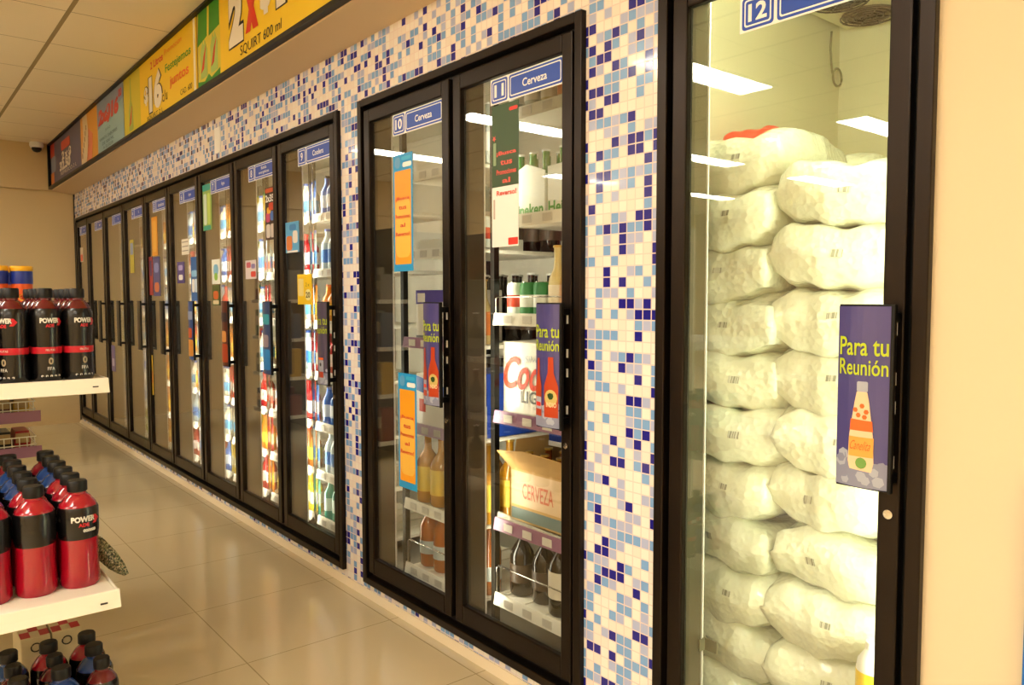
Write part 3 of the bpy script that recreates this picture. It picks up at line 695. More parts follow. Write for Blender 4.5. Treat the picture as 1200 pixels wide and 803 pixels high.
SHX0, SHX1 = .155, .62
def rack(k, ya, yb, zs, strip=None, detail=True):
    r = empty('shelf_rack', (SHX0, (ya+yb)/2, .05), f'shelf rack with price strips behind the {ORD[k-1]} glass door from the far corner', 'shelf rack', 'racks behind the glass doors')
    for x in (SHX0+.012, SHX1-.012):
        for y in (ya-.011, yb+.011): part('post', MB().box(x-.011, x+.011, y-.011, y+.011, .05, 2.0) if k > 9 else MB().box(x-.006, x+.006, y-.006, y+.006, .05, 2.0), M_DPOST if k > 9 else M_CHROME, r)
    for i, z in enumerate(zs):
        s = MB().box(SHX0, SHX1, yb+.024, ya-.024, z-.014, z-.004)
        for q in range(6): s.box(SHX0, SHX1, yb+.03+(ya-yb-.07)*q/5, yb+.034+(ya-yb-.07)*q/5, z-.004, z)
        sh = part('shelf', s, M_WMET, r)
        pm = strip.get(i, M_TAG) if strip else M_TAG
        n = 5; t = MB().prism([(0, -.022), (-.008, -.026), (.0, .016), (.006, .016)], (Vector((SHX0, yb+.024, z)), X_, Z_, Y_), 0, ya-yb-.048, 0)
        if detail:
            rr = random.Random(k*10+i)
            for q in range(n):
                y = yb+.05+(ya-yb-.1)*(q+.2)/n; t.box(SHX0-.0095, SHX0-.0075, y, y+.045, z-.018, z+.008, 1)
        part('price_strip', t, [pm, mat('tag_grey', 'cfc8bc', .5)], sh)
    return r
# nine doors of the long bank
TH = {1: ['tea', 'lime', 'milk'], 2: ['milk', 'lime', 'yellow'], 3: ['milk', 'water', 'tea', 'lime'], 4: ['water', 'orange', 'milk'], 5: ['orange', 'red', 'milk', 'water'], 6: ['water', 'milk', 'blue', 'red'], 7: ['yellow', 'orange', 'water', 'milk', 'red'], 8: ['yellow', 'water', 'red', 'cangreen', 'tea', 'milk'], 9: ['lime', 'red', 'clearb', 'teal', 'water', 'blue', 'orange', 'yellow']}
ZS = [.115, .345, .585, .835, 1.085, 1.335, 1.60]
EDG = [8.37]+MULL[0]+[2.968]
SHN = ['bottom', 'second', 'third', 'fourth', 'fifth', 'sixth', 'top']
for k in range(1, 10):
    ya, yb = EDG[k-1]-.012, EDG[k]+.012
    rack(k, ya, yb, ZS, detail=k >= 7)
    rr = random.Random(50+k)
    n = 5 if k < 6 else 7
    for si, z in enumerate(ZS):
        runs = [rr.choice(TH[k]) for _ in range(3)]
        if k == 9 and si == 0: runs = ['teal', 'teal', 'yellow']
        if k == 8 and si == 0: runs = ['orange', 'orange', 'yellow']
        for i in range(n):
            key = runs[min(2, i*3//n)]; y = ya-.075-(ya-yb-.15)*i/(n-1)
            ds, nm = CN[key]
            if key in ('cangreen', 'canwhite') and si < 6:
                pass
            place(key, (SHX0+.045+rr.uniform(0, .008), y, z), nm, f'{ds}, {ORD[i]} from left, {SHN[si]} shelf, {ORD[k-1]} long-row door from far corner', 'can' if 'can' in nm else 'bottle', f'drinks on the {SHN[si]} shelf behind door {k}', detail=k >= 8)

# ---- door 11 rack and door 10 rack
Z11 = [.15, .42, .80, 1.14, 1.47, 1.82]; Z10 = [.10, .37, .69, 1.035, 1.385, 1.69]
rack(11, 2.135, 1.535, Z11, {1: M_STRIP, 2: M_STRIP}); rack(10, 2.735, 2.195, Z10, {2: mat('strip_pale_purple', 'b9a2b2', .4), 3: M_STRIP})
def carton(name, x0, x1, ya, yb, z0, z1, mats, label, group=None, rz=0, prints=None, letters=None, bevel=.004):
    c = ((x0+x1)/2, (ya+yb)/2, z0)
    o = empty(name, c, label, 'carton', group)
    part('box', MB().box(x0, x1, yb, ya, z0, z1), mats, o, bevel=bevel)
    fr = wallframe(ya, z0, x0); W, H = ya-yb, z1-z0
    if prints:
        mb = MB(); ms = []
        for q, (poly, m_) in enumerate(prints):
            if m_ not in ms: ms.append(m_)
            mb.prism([(a*W, b*H) for a, b in poly], fr, .0005, .001+.0003*q, ms.index(m_))
        part('printed_face', mb, ms, o)
    if letters:
        mb = MB(); ms = []
        for s_, u, v, h_, w_, m_, bo, sh in letters:
            if m_ not in ms: ms.append(m_)
            add_text(mb, s_, fr, u*W, v*H, h_*H, .004, width=w_*W, bold=bo, mi=ms.index(m_), shear=sh)
        part('lettering', mb, ms, o)
    o.rotation_euler = (0, 0, rz)
    return o
def R4(a, b, c, d): return [(a, c), (b, c), (b, d), (a, d)]
# top shelf: clear bottles ; 1.47: carriers with green bottles ; 1.14: cans and pale bottles
for i, y in enumerate((2.06, 1.98, 1.90, 1.82, 1.72, 1.64)):
    key = ['clearb', 'clearb', 'corona', 'tropic', 'clearb', 'clearb'][i]
    place(key, (.225, y, 1.82), 'glass_bottle', f'pale glass bottle on the top shelf above the white carriers, {ORD[i]} from the left', 'bottle', 'bottles on the top shelf behind door 11', True)
def carrier(ya, yb, label, first):
    x0, x1, z = .20, .34, 1.471; W = ya-yb
    o = empty('bottle_carrier', ((x0+x1)/2, (ya+yb)/2, z), label, 'bottle carrier', 'white bottle carriers behind door 11')
    b = MB(); fr = wallframe(ya, z, x0)
    # front and back walls with a house-shaped shoulder
    b.prism([(0, 0), (W, 0), (W, .155), (W*.55, .185), (W*.0, .145)] if first else [(0, 0), (W, 0), (W, .175), (0, .165)], fr, -.004, 0)
    b.box(x0+.004, x1, ya-.004, ya, z, z+.145); b.box(x0+.004, x1, yb, yb+.004, z, z+.145); b.box(x1-.004, x1, yb+.004, ya-.004, z, z+.145); b.box(x0+.004, x1-.004, yb+.004, ya-.004, z, z+.004)
    part('box', b, mat('white_card', 'eef0e6', .5), o)
    t = MB(); add_text(t, 'Heineken', fr, W*.5, .032, .04, .0015, width=W*1.0-.01, bold=.03); part('lettering', t, M_GRN, o)
    n = 0
    for x in (x0+.038, x1-.038):
        for q in range(3):
            y = ya-.035-(W-.07)*q/2
            place('green', (x, y, z+.005), 'beer_bottle', f'green bottle in the {"left" if first else "right"} white carrier, {ORD[q]} from left, {"front" if x < .25 else "back"} row', 'bottle', 'green beer bottles in carriers', True); n += 1
carrier(2.10, 1.90, 'white card bottle carrier with slanted shoulder, left one on the shelf behind door 11', True)
carrier(1.885, 1.68, 'white card bottle carrier with green lettering, right one on the shelf behind door 11', False)
j = 0
for zz, ly in ((1.14, 'lower'),):
    for i, y in enumerate((2.075, 2.005, 1.935)):
        place('cangreen' if i == 0 else 'canwhite', (.225, y, zz), 'beer_can', f'{"white and red" if i == 0 else "green and white"} beer can, {ORD[i]} from the left on the shelf below the carriers', 'can', 'beer cans behind door 11', True)
        place('canwhite', (.30, y, zz), 'beer_can', f'green and white beer can in the back row, {ORD[i]} from the left below the carriers', 'can', 'beer cans behind door 11', True)
for i, y in enumerate((1.868, 1.80, 1.73, 1.66, 1.59)):
    place('corona' if i % 2 == 0 else 'tropic', (.23, y, 1.14), 'beer_bottle', f'pale bottle with {"cream" if i%2==0 else "orange"} label beside the beer cans, {ORD[i]} from the left', 'bottle', 'pale beer bottles behind door 11', True)
for z, sh_, xs in ((1.385, 'tray shelf', (.57,)), (1.035, 'purple carton shelf', (.47, .57)), (.69, 'blue carton shelf', (.56,))):  # bottles added to darken the background seen through the beer door
    for i in range(5):
        for jx, x in enumerate(xs):
            place('dark', (x, 2.67-.098*i, z), 'beer_bottle', f'added dark bottle at the back of the {sh_}, {ORD[i]} from left{", " + ("front", "rear")[jx] + " row" if len(xs) > 1 else ""}', 'bottle', f'added dark bottles at the back of the {sh_}', True)
g = MB(); g.tube([(.158, 2.105, 1.14), (.158, 2.105, 1.205), (.158, 2.095, 1.212), (.158, 1.57, 1.212), (.158, 1.56, 1.205), (.158, 1.56, 1.14)], .0025, 6)
top('shelf_guard', g, M_CHROME, (.158, 1.83, 1.14), 'thin wire guard in front of the beer cans behind door 11', 'shelf guard')
# coors style carton, red carton behind
M_CARDW = mat('carton_white', 'ece8dc', .45); M_CRED = mat('carton_red', 'c42a1a', .4); M_CBLUE = mat('carton_blue', '1d3f9a', .4)
carton('beer_carton', .205, .36, 2.12, 1.80, .803, 1.055, M_CARDW, 'white beer carton with red script lettering behind door 11', rz=.05,
       prints=[(R4(.55, .9, .68, .70), P('b8b8b8')), (R4(0, 1, 0, .03), P('b8b4a8'))],
       letters=[('Coors', .46, .58, .46, .86, P('d2452a'), .02, .25), ('LIGHT', .55, .26, .17, .5, P('6c6a66'), .02, 0), ('Silver', .5, .78, .09, .26, P('a8b0b8'), 0, .2), ('fine beer', .6, .12, .04, .22, P('a8a49a'), 0, 0)])
carton('beer_carton', .38, .60, 2.12, 1.75, .803, 1.115, M_CRED, 'red beer carton with white lettering behind the white carton of door 11',
       prints=[([(0, .8), (.35, .86), (.35, 1), (0, 1)], M_CARDW), ([(.1, .78), (1, .9), (1, .93), (.1, .81)], P('e8d8c0'))],
       letters=[('TECATE', .4, .93, .11, .5, P('b8281c'), .04, 0), ('ORIGINAL', .45, .84, .05, .3, M_WHITE, .02, 0)])
carton('beer_carton', .40, .60, 2.10, 1.70, .664, .745, M_CBLUE, 'flat blue and white carton lying across the bottle case behind door 11', prints=[(R4(0, 1, 0, .22), M_CARDW)])
# open kraft case
cx0, cx1, ca, cb, cz, ch = .215, .60, 2.10, 1.68, .421, .19
o = empty('bottle_case', ((cx0+cx1)/2, (ca+cb)/2, cz), 'open brown cardboard bottle case with raised flaps behind door 11', 'bottle case')
b = MB(); t_ = .004
b.box(cx0, cx0+t_, cb, ca, cz, cz+ch); b.box(cx1-t_, cx1, cb, ca, cz, cz+ch); b.box(cx0, cx1, ca-t_, ca, cz, cz+ch); b.box(cx0, cx1, cb, cb+t_, cz, cz+ch); b.box(cx0, cx1, cb, ca, cz, cz+t_)
part('box', b, M_KRAFT, o)
part('flap', MB().prism([(0, 0), (.42, 0), (.38, .10), (.20, .115), (.02, .085)], (Vector((cx0, ca, cz+ch)), -Y_, Vector((-.35, 0.25, .45)).normalized(), Vector((-.8, 0, -.5)).normalized()), 0, .003), M_KRAFT, o, 'brown flap bent outwards')
part('flap', MB().prism([(0, 0), (.30, 0), (.27, .09), (.03, .09)], (Vector((cx0+.01, ca, cz+ch)), X_, Vector((0, .12, .9)).normalized(), Vector((0, -.9, .12)).normalized()), 0, .003), M_KRAFT, o)
fr = wallframe(ca, cz, cx0)
mb = MB(); mb.rect(fr, .01, .41, .06, .18, .0003, .001, 0); mb.rect(fr, .01, .41, .01, .05, .0003, .001, 1); add_text(mb, 'CERVEZA', fr, .15, .115, .055, .0016, width=.16, mi=2, bold=.01)
part('printed_face', mb, [P('d8b890'), P('6a7a78'), P('c8603c')], o)
n = 0
for i in range(5):
    for jx in range(4):
        place('amber', (cx0+.05+.09*jx, ca-.05-.08*i, cz+.006), 'beer_bottle', f'amber capped bottle in the open brown case, {ORD[i]} from left, {ORD[jx]} row back', 'bottle', 'amber bottles in the brown case', True)
# clear sheet lying on the strip edge
top('plastic_sheet', MB().prism([(0, 0), (.40, 0), (.40, .01), (.0, .03)], (Vector((.163, 2.11, .425)), -Y_, Vector((.2, 0, 1)).normalized(), -X_), 0, .002), M_CLEARP, (.163, 1.9, .42), 'clear plastic sheet along the purple strip below the brown case', 'plastic sheet')
# bottom shelf: big dark bottles
for i, (y, key, x) in enumerate(((2.075, 'dark', .25), (1.965, 'dark', .26), (1.85, 'darklab', .235), (1.74, 'dark', .25), (1.63, 'darklab', .25), (2.04, 'dark', .37), (1.91, 'dark', .38))):
    place(key, (x, y, .15), 'beer_bottle', f'large dark bottle on the bottom shelf below the case, {ORD[i] if i<5 else ORD[i-5]} from left, {"front" if i<5 else "back"} row', 'bottle', 'large dark bottles behind door 11', True)
for k, (ya, yb, z) in {11: (2.105, 1.56, .15), 10: (2.70, 2.22, .10)}.items():
    g = MB(); g.tube([(.158, ya, z), (.158, ya, z+.105), (.158, ya-.012, z+.115), (.158, yb+.012, z+.115), (.158, yb, z+.105), (.158, yb, z)], .0028, 6)
    top('shelf_guard', g, M_CHROME, (.158, (ya+yb)/2, z), f'thin wire guard along the bottom shelf with {"dark" if k == 11 else "amber"} bottles', 'shelf guard')
# door 10 goods
carton('carton_tray', .20, .55, 2.70, 2.40, 1.692, 1.765, mat('tray_white', 'e6e2d4', .5), 'low white tray on the top shelf behind door 10')
carton('carton_tray', .20, .50, 2.66, 2.36, 1.387, 1.44, mat('tray_white', 'e6e2d4', .5), 'low white tray on the second shelf from the top behind door 10')
for i, (x, y) in enumerate(((.42, 2.50), (.46, 2.60))): place('clearb', (x, y, 1.445), 'glass_bottle', f'clear glass bottle standing in the white tray behind door 10, {"right" if i == 0 else "left"} one', 'bottle', 'clear bottles behind door 10', True)
carton('beer_carton', .205, .42, 2.69, 2.40, 1.037, 1.24, mat('carton_cream', 'ebe6da', .5), 'white and purple carton on the middle shelf behind door 10', rz=.04,
       prints=[([(0, .72), (1, .8), (1, 1), (0, 1)], P('4a3f9a')), (R4(.04, .22, .76, .94), M_WHITE), (R4(0, 1, 0, .1), P('8a8f98')), (R4(.2, .28, .3, .42), P('d8a83c'))], letters=[('24', .6, .4, .3, .3, P('a8a4a0'), .02, 0)])
carton('beer_carton', .205, .45, 2.70, 2.46, .692, .90, mat('carton_cream', 'ebe6da', .5), 'white and blue carton on the shelf under the purple carton behind door 10', rz=-.03,
       prints=[([(0, .66), (1, .5), (1, .78), (0, .95)], P('2c6ab8')), (R4(.1, .3, .25, .5), P('c84a38'))])
carton('beer_carton', .205, .45, 2.44, 2.22, .692, .93, M_CBLUE, 'blue and white carton at the right end of the shelf behind door 10', prints=[(R4(0, 1, 0, .5), M_WHITE), (R4(.5, .85, .15, .35), P('d83a2c')), (R4(.5, .9, .55, .9), P('e8ecf4'))])
for i, y in enumerate((2.66, 2.56, 2.46, 2.36, 2.26)):
    place('gold', (.235, y, .37), 'beer_bottle', f'golden bottle with yellow label under the white cartons, {ORD[i]} from left, front row', 'bottle', 'golden bottles behind door 10', True)
    place('gold', (.345, y, .37), 'beer_bottle', f'golden bottle with yellow label under the white cartons, {ORD[i]} from left, back row', 'bottle', 'golden bottles behind door 10', True)
    place('amberbig', (.245, y, .10), 'beer_bottle', f'large amber bottle on the bottom shelf below the golden bottles, {ORD[i]} from the left', 'bottle', 'large amber bottles behind door 10', True)
for i, (y, z, key) in enumerate(((2.27, 1.037, 'tropic'), (2.34, 1.037, 'tropic'), (2.27, 1.387, 'cangreen'), (2.30, 1.692, 'clearb'), (2.24, 1.692, 'clearb'))):
    place(key, (.23, y, z), 'beer_can' if 'can' in key else 'beer_bottle', ['pale bottle with orange label at the right end of the middle shelf behind door 10', 'pale bottle with orange label second from the right on the middle shelf behind door 10', 'white can with red band at the right end below the top shelf behind door 10', 'clear bottle second from the right on the top shelf behind door 10', 'clear bottle at the right end of the top shelf behind door 10'][i], 'can' if 'can' in key else 'bottle', detail=True)

# ================================================================== FREEZER
def ice_mesh(seed, printed=None):
    bm = bmesh.new(); bmesh.ops.create_cube(bm, size=2); bmesh.ops.subdivide_edges(bm, edges=bm.edges[:], cuts=23, use_grid_fill=True)
    rr = random.Random(seed); ph = [rr.uniform(0, 6.28) for _ in range(12)]
    A, B, Cc = .205, .160, .079
    for v in bm.verts:
        x, y, z = v.co
        n = (abs(x)**2.6+abs(y)**2.6+abs(z)**1.0001)**.0   # keeps the cube parameters
        ex = max(0, 1-abs(x)**3.2)**.5; ey = max(0, 1-abs(y)**3.2)**.5
        th = (.06+.94*ex**.42)*(.06+.94*ey**.5)
        l = .10*math.sin(5*x+ph[0])*math.cos(4*y+ph[1])+.07*math.sin(9*x+ph[2]+3*y)+.06*math.sin(11*y+ph[3])
        sx = 1+.05*math.sin(3*y+ph[4]); sy = 1+.05*math.sin(3*x+ph[5])
        cr = (1-.06*abs(x*y))
        p = Vector((A*x*sx*cr, B*y*sy*cr, Cc*z*th*(1+l)+.010*math.sin(3*y+ph[6])+.008*math.sin(2.4*x+ph[7])))
        q = p+Vector((seed*3.1, 0, 0)); d = p.normalized()
        v.co = p+d*(.0026*noise.noise(q*38)+.0022*(abs(noise.noise(q*22+Vector((0, 9, 0))))-.3)*2)
    for f in bm.faces: f.smooth = True
    zmin = min(v.co.z for v in bm.verts)
    for v in bm.verts: v.co.z -= zmin
    me = bpy.data.meshes.new('ice_bag'); bm.to_mesh(me)
    # barcode patch following the front of the bag
    from mathutils.bvhtree import BVHTree
    tree = BVHTree.FromBMesh(bm); patch = MB()
    for (cy0, cz0, wd, hh) in ((rr.uniform(-.06, .06), .095, .026, .015),):
        g = []
        for i in range(5):
            for q in range(4):
                yy = cy0+wd*(i/4-.5); zz = cz0+hh*(q/3-.5)
                h = tree.ray_cast(Vector((-.5, yy, zz+.085)), Vector((1, 0, -.25)).normalized())
                g.append(h[0]+h[1]*.003 if h[0] else Vector((0, yy, .1)))
        o = len(patch.v); patch.v += [tuple(p) for p in g]
        for i in range(4):
            for q in range(3): patch.face((o+i*4+q, o+i*4+q+1, o+i*4+q+5, o+i*4+q+4), 0, True)
    bm.free(); me.materials.append(M_ICE)
    return me, patch.mesh('barcode', stripes_mat('barcode_print', '8f8f80', 'c9c9b8', 420))
ICE = [ice_mesh(s) for s in range(5)]
M_REDB = mat('red_bag_plastic', 'd83a24', .35)
rr = random.Random(11)
ICECOLS = [('left', 1.195, 11), ('middle', .905, 10), ('right', .615, 10)]
def ice(x, y, z, rz, v, label, group, mt=None, bar=True, tilt=0):
    o = bpy.data.objects.new('ice_bag', ICE[v][0]); o.location = (x, y, z); o.rotation_euler = (tilt, 0, rz); link(o); tag(o, label, 'ice bag', group)
    if bar: tag(link(bpy.data.objects.new('barcode', ICE[v][1]), o), 'grey barcode print')
    return o
PIT = .14
for ci, (cn, y, n) in enumerate(ICECOLS):
    for r in range(n):
        z = .052+(.14, .1435, .138)[ci]*r
        nm = 'topmost' if r == n-1 else 'bottom' if r == 0 else f'{ORD[r]} from the bottom'
        ice(.37+rr.uniform(-.012, .012), y+rr.uniform(-.012, .012), z, rr.uniform(-.06, .06), rr.randrange(5), f'frosted ice bag, {nm} in the {cn} stack just behind the freezer door', 'stacked ice bags', tilt=rr.uniform(-.05, .05))
for ci, (cn, y) in enumerate((('left', 1.2), ('right', .86))):
    for r in range(11):
        nm = 'topmost' if r == 10 else 'bottom' if r == 0 else f'{ORD[r]} from the bottom'
        ice(.84, y, .052+PIT*r, rr.uniform(-.05, .05), rr.randrange(5), f'ice bag at the back of the freezer, {nm} in the {cn} stack', 'ice bags at the back')
o = bpy.data.objects.new('ice_bag', ICE[2][0].copy()); o.data.materials.clear(); o.data.materials.append(M_REDB)
o.location = (.50, 1.30, .052+PIT*11+.005); o.rotation_euler = (0, 0, .3); o.scale = (.55, .48, .5); link(o); tag(o, 'red printed bag lying by the side wall behind the topmost left ice bag', 'ice bag')
# white jug with yellow label near the right of the freezer door
jx, jy, jz = .132, .757, .05
j = top('plastic_bottle', MB().lathe([(.032, 0), (.036, .01), (.036, .355), (.033, .375), (.020, .395), (.016, .405)], 20, (jx, jy, jz)), M_WHITE, (jx, jy, jz), 'tall white plastic bottle with yellow label at the bottom right inside the freezer door', 'bottle')
part('cap', MB().lathe([(.018, .40), (.018, .416), (.015, .418)], 16, (jx, jy, jz)), M_WHITE, j); part('label_band', MB().lathe([(.0363, .295), (.0366, .297), (.0366, .352), (.0363, .354)], 20, (jx, jy, jz)), M_YEL, j, 'yellow label')
# evaporator with fans
ev = empty('evaporator', (.93, .95, 2.32), 'white ceiling cooling unit with round fan guards inside the freezer', 'cooling unit')
part('housing', MB().box(.70, 1.13, .55, 1.37, 2.13, 2.32), M_PANELY, ev, bevel=.01)
for fx, fy in ((.83, 1.24), (1.02, 1.24), (.83, .95), (1.02, .95)):
    gd = MB()
    for R in (.085, .065, .045, .025): gd.tube([(fx+R*math.cos(a*.3142), fy+R*math.sin(a*.3142), 2.118) for a in range(21)], .003, 6)
    for a in range(4): gd.tube([(fx+.085*math.cos(a*.785), fy+.085*math.sin(a*.785), 2.118), (fx-.085*math.cos(a*.785), fy-.085*math.sin(a*.785), 2.118)], .0025, 6)
    gp = part('fan_guard', gd, M_DPOST, ev)
    part('fan', MB().lathe([(.08, 2.121), (.082, 2.128)], 20, (fx, fy, 0)), mat('fan_grey', '4a4838', .6), gp)  # grey disc behind the guard rings
cc = MB(); cc.tube([(1.1+.03*math.cos(a*.35), 1.385, 1.97+.03*math.sin(a*.35)) for a in range(19)], .004, 6); cc.tube([(1.07, 1.388, 1.98), (1.06, 1.39, 2.06), (1.065, 1.39, 2.12)], .004, 6)
top('cable_coil', cc, mat('cable_grey', '8a8768', .6), (1.1, 1.385, 1.94), 'coiled grey cable hanging on the freezer side wall', 'cable')

# ================================================================== LEFT GONDOLA
gx0 = -2.1
gd = empty('end_cap_shelf', (-1.6, 2.4, 0), 'white end display shelf with sports drinks at the left', 'shelf unit')
for x in (-2.05, -1.45):
    part('post', MB().box(x-.02, x+.02, 2.72, 2.78, 0, 1.6), M_WMET, gd)
def shelfboard(xr, yf, yb, z, lip):
    s = MB().box(gx0, xr, yf+.012, yb, z-.022, z)
    prof = [(0, z-.034), (-.016, z-.034), (-.010, z-.018), (-.004, z+.004), (.004, z+.004), (.006, z-.02)]
    s.prism(prof, (Vector((gx0, yf+.008, 0)), Y_, Z_, X_), 0, xr-gx0+.006)
    # curled right end
    s.box(xr, xr+.004, yf+.012, yb, z-.03, z+.004)
    return part('shelf', s, M_WMET, gd, bevel=.002)
sh1 = shelfboard(-1.05, 2.205, 2.95, .998, 0); shelfboard(-1.115, 1.845, 2.62, .56, 0); shelfboard(-1.07, 1.90, 2.62, .112, 0)
for z, yb in ((.998, 2.9), (.56, 2.6), (.112, 2.6)):
    part('bracket', MB().box(-1.46, -1.44, 2.3, 2.75, z-.06, z-.024), M_WMET, gd)
part('rail_slot', MB().box(-1.085, -1.072, 2.189, 2.1925, .981, .984).box(-1.152, -1.138, 1.829, 1.8325, .543, .546), M_INK, gd)

def sport_proto(key, h, r, liquid, sleeve, accent, capm, full):
    prof = [(r*.9, 0), (r, h*.03), (r*.98, h*.1), (r*.93, h*.3), (r*.95, h*.48), (r, h*.56), (r, h*.72), (r*.9, h*.78), (r*.62, h*.845), (r*.42, h*.87), (r*.40, h*.90)]
    b = MB().lathe(prof, 24).mesh(key+'_body', sleeve if full else liquid)
    c = MB().lathe([(r*.46, h*.895), (r*.50, h*.90), (r*.50, h*.985), (r*.44, h)], 24).mesh(key+'_cap', capm)
    n = MB().lathe([(r*.905, h*.782), (r*.63, h*.847), (r*.43, h*.872), (r*.41, h*.9)], 24).mesh(key+'_neck', liquid)
    if full: l = MB().lathe([(r*.955, h*.3), (r*.975, h*.31), (r*.98, h*.36), (r*.97, h*.37)], 24).mesh(key+'_band', accent)
    else: l = MB().lathe([(r*.965, h*.46), (r*1.01, h*.52), (r*1.015, h*.57), (r*1.015, h*.73), (r*.96, h*.76)], 24).mesh(key+'_sleeve', sleeve)
    t = MB(); RR = r*1.022
    def bend(u, v): a = -math.pi/2+u/RR; return (RR*math.cos(a), RR*math.sin(a), v)
    def arrow(u0, v0, w_, h_): 
        o = len(t.v); pts = [(u0-w_, v0-h_*.5), (u0, v0-h_*.5), (u0+w_, v0), (u0, v0+h_*.5), (u0-w_, v0+h_*.5), (u0-w_*.3, v0)]
        for a, b_ in pts: t.v.append(tuple(c_*1.003 if i_ < 2 else c_ for i_, c_ in enumerate(bend(a, b_))))
        t.face((o, o+1, o+5), 1); t.face((o+1, o+2, o+5), 1); t.face((o+2, o+3, o+5), 1); t.face((o+3, o+4, o+5), 1)
    add_text(t, 'POWER', None or frontframe(0, 0, 0), .0, h*.655, h*.055, 0, width=r*1.25, bold=.05, bend=bend, mi=0)
    add_text(t, 'ADE', frontframe(0, 0, 0), .0, h*.60, h*.035, 0, width=r*.55, bold=.05, bend=bend, mi=1)
    arrow(r*.7, h*.64, r*.25, h*.08)
    if full:
        RR2 = r*.99; t_main = t; t = MB()
        def bend2(u, v): a = -math.pi/2+u/RR2; return (RR2*math.cos(a), RR2*math.sin(a), v)
        add_text(t, 'FIFA', frontframe(0, 0, 0), .0, h*.14, h*.035, 0, width=r*.45, bend=bend2, mi=0)
        add_text(t, 'FRUTAS', frontframe(0, 0, 0), .0, h*.338, h*.022, 0, width=r*.6, bend=bend2, mi=0)
        add_text(t, '0', frontframe(0, 0, 0), .0, h*.22, h*.075, 0, width=r*.32, bend=bend2, mi=2, bold=.04)
        for q in range(5): add_text(t, 'o', frontframe(0, 0, 0), (q-2)*r*.28, h*.06, h*.022, 0, width=r*.16, bend=bend2, mi=0, bold=.05)
    else:
        add_text(t, '000000', frontframe(0, 0, 0), r*.3, h*.545, h*.03, 0, width=r*.7, bold=.05, bend=bend, mi=0)
    pm = [mat('sport_white_print', 'd8d4cc', .4), mat('sport_red_print', 'c01c28', .4), mat('sport_tan_print', '9a8a70', .4)]
    em = []
    if full: em = [('emblem', t.mesh(key+'_emblem', pm))]; t = t_main
    t = t.mesh(key+'_lettering', pm)
    PROTO[key] = dict(h=h, r=r, parts=[('cap', c), ('neck', n), ('label_band', l), ('lettering', t)]+em, body=b)
S_BLK = mat('sport_black_sleeve', '0a0809', .25, coat=.15); S_RED = mat('sport_red_drink', 'b00a26', .18, coat=.6); S_BLU = mat('sport_blue_drink', '123a7a', .18, coat=.6); S_DRED = mat('sport_dark_red', '5a0a12', .2, coat=.5)
S_RED.node_tree.nodes['Principled BSDF'].inputs['Transmission Weight'].default_value = .25
S_BAND = mat('sport_red_band', 'b8182a', .3)
sport_proto('sblack', .236, .036, S_DRED, S_BLK, S_BAND, C_BLK, True); sport_proto('sred', .238, .041, S_RED, S_BLK, S_BAND, C_BLK, False); sport_proto('sblue', .238, .041, S_BLU, S_BLK, S_BAND, C_BLK, False)
def sport(key, loc, label, group, rz=0):
    q = PROTO[key]; o = bpy.data.objects.new('sports_drink_bottle', q['body']); o.location = loc; o.rotation_euler = (0, 0, rz); link(o); tag(o, label, 'bottle', group)
    for nm, me in q['parts']: link(bpy.data.objects.new(nm, me), o)
rr = random.Random(3)
for c, x in enumerate((-1.100, -1.172, -1.245, -1.318)):
    for r_ in range(4):
        sport('sblack', (x, 2.275+.078*r_, .998), f'black sleeved bottle on the upper end shelf, {ORD[c]} from right, {ORD[r_]} row back', 'black sports drinks on the upper shelf', rz=(.25, .12, -.7, .3)[c] if r_ == 0 else rr.uniform(-1, 1))
for c, x in enumerate((-1.168, -1.253, -1.338)):
    for r_ in range(6):
        key = ['sred', 'sred', 'sblue' if c else 'sred', 'sblue', 'sblue', 'sred'][r_]
        sport(key, (x, 1.955+.086*r_, .56), f'{"red" if key=="sred" else "blue"} sports drink on the middle end shelf, {ORD[c]} from right, {ORD[r_]} row back', 'sports drinks on the lower shelf', rz=(.1, 1.9, -1.2)[c] if r_ == 0 else rr.uniform(-2, 2))
for c, x in enumerate((-1.118, -1.203, -1.288)):
    for r_ in range(3):
        key = [['sblack', 'sblue', 'sred'], ['sblue', 'sblack', 'sred'], ['sred', 'sblack', 'sblue']][c][r_]
        sport(key, (x, 2.02+.086*r_, .112), f'{dict(sblack="black sleeved", sblue="blue", sred="red")[key]} sports drink on the bottom end shelf, {ORD[c]} from right, {ORD[r_]} row back', 'sports drinks on the bottom shelf', rz=rr.uniform(-1, 1))
# orange canisters on the upper shelf
can_b = MB().lathe([(.031, 0), (.033, .006), (.033, .255), (.0325, .26)], 20).mesh('canister_body', mat('canister_orange', 'e0581a', .35)); can_c = MB().lathe([(.034, .256), (.0345, .262), (.0345, .292), (.034, .294)], 20).mesh('canister_band', mat('canister_blue', '1c2f8a', .35)); can_l = MB().lathe([(.0345, .294), (.036, .296), (.036, .306), (.034, .309)], 20).mesh('canister_lid', mat('canister_yellow', 'e8ae1c', .35))
t = MB()
def bnd(u, v): a = -math.pi/2+u/.0345; return (.0345*math.cos(a), .0345*math.sin(a), v)
o0 = len(t.v)
for q in range(16): t.v.append(bnd(.021*math.cos(q*.3927), .215+.012*math.sin(q*.3927)))
t.face([o0+q for q in range(16)], 0); can_e = t.mesh('canister_badge', mat('canister_badge', 'f0b83c', .4))
t = MB(); add_text(t, 'Cátedra', frontframe(0, 0, 0), 0, .215, .011, 0, width=.034, bend=lambda u, v: tuple(k_*1.01 if i_ < 2 else k_ for i_, k_ in enumerate(bnd(u, v))), bold=.03); can_t = t.mesh('canister_text', C_RED)
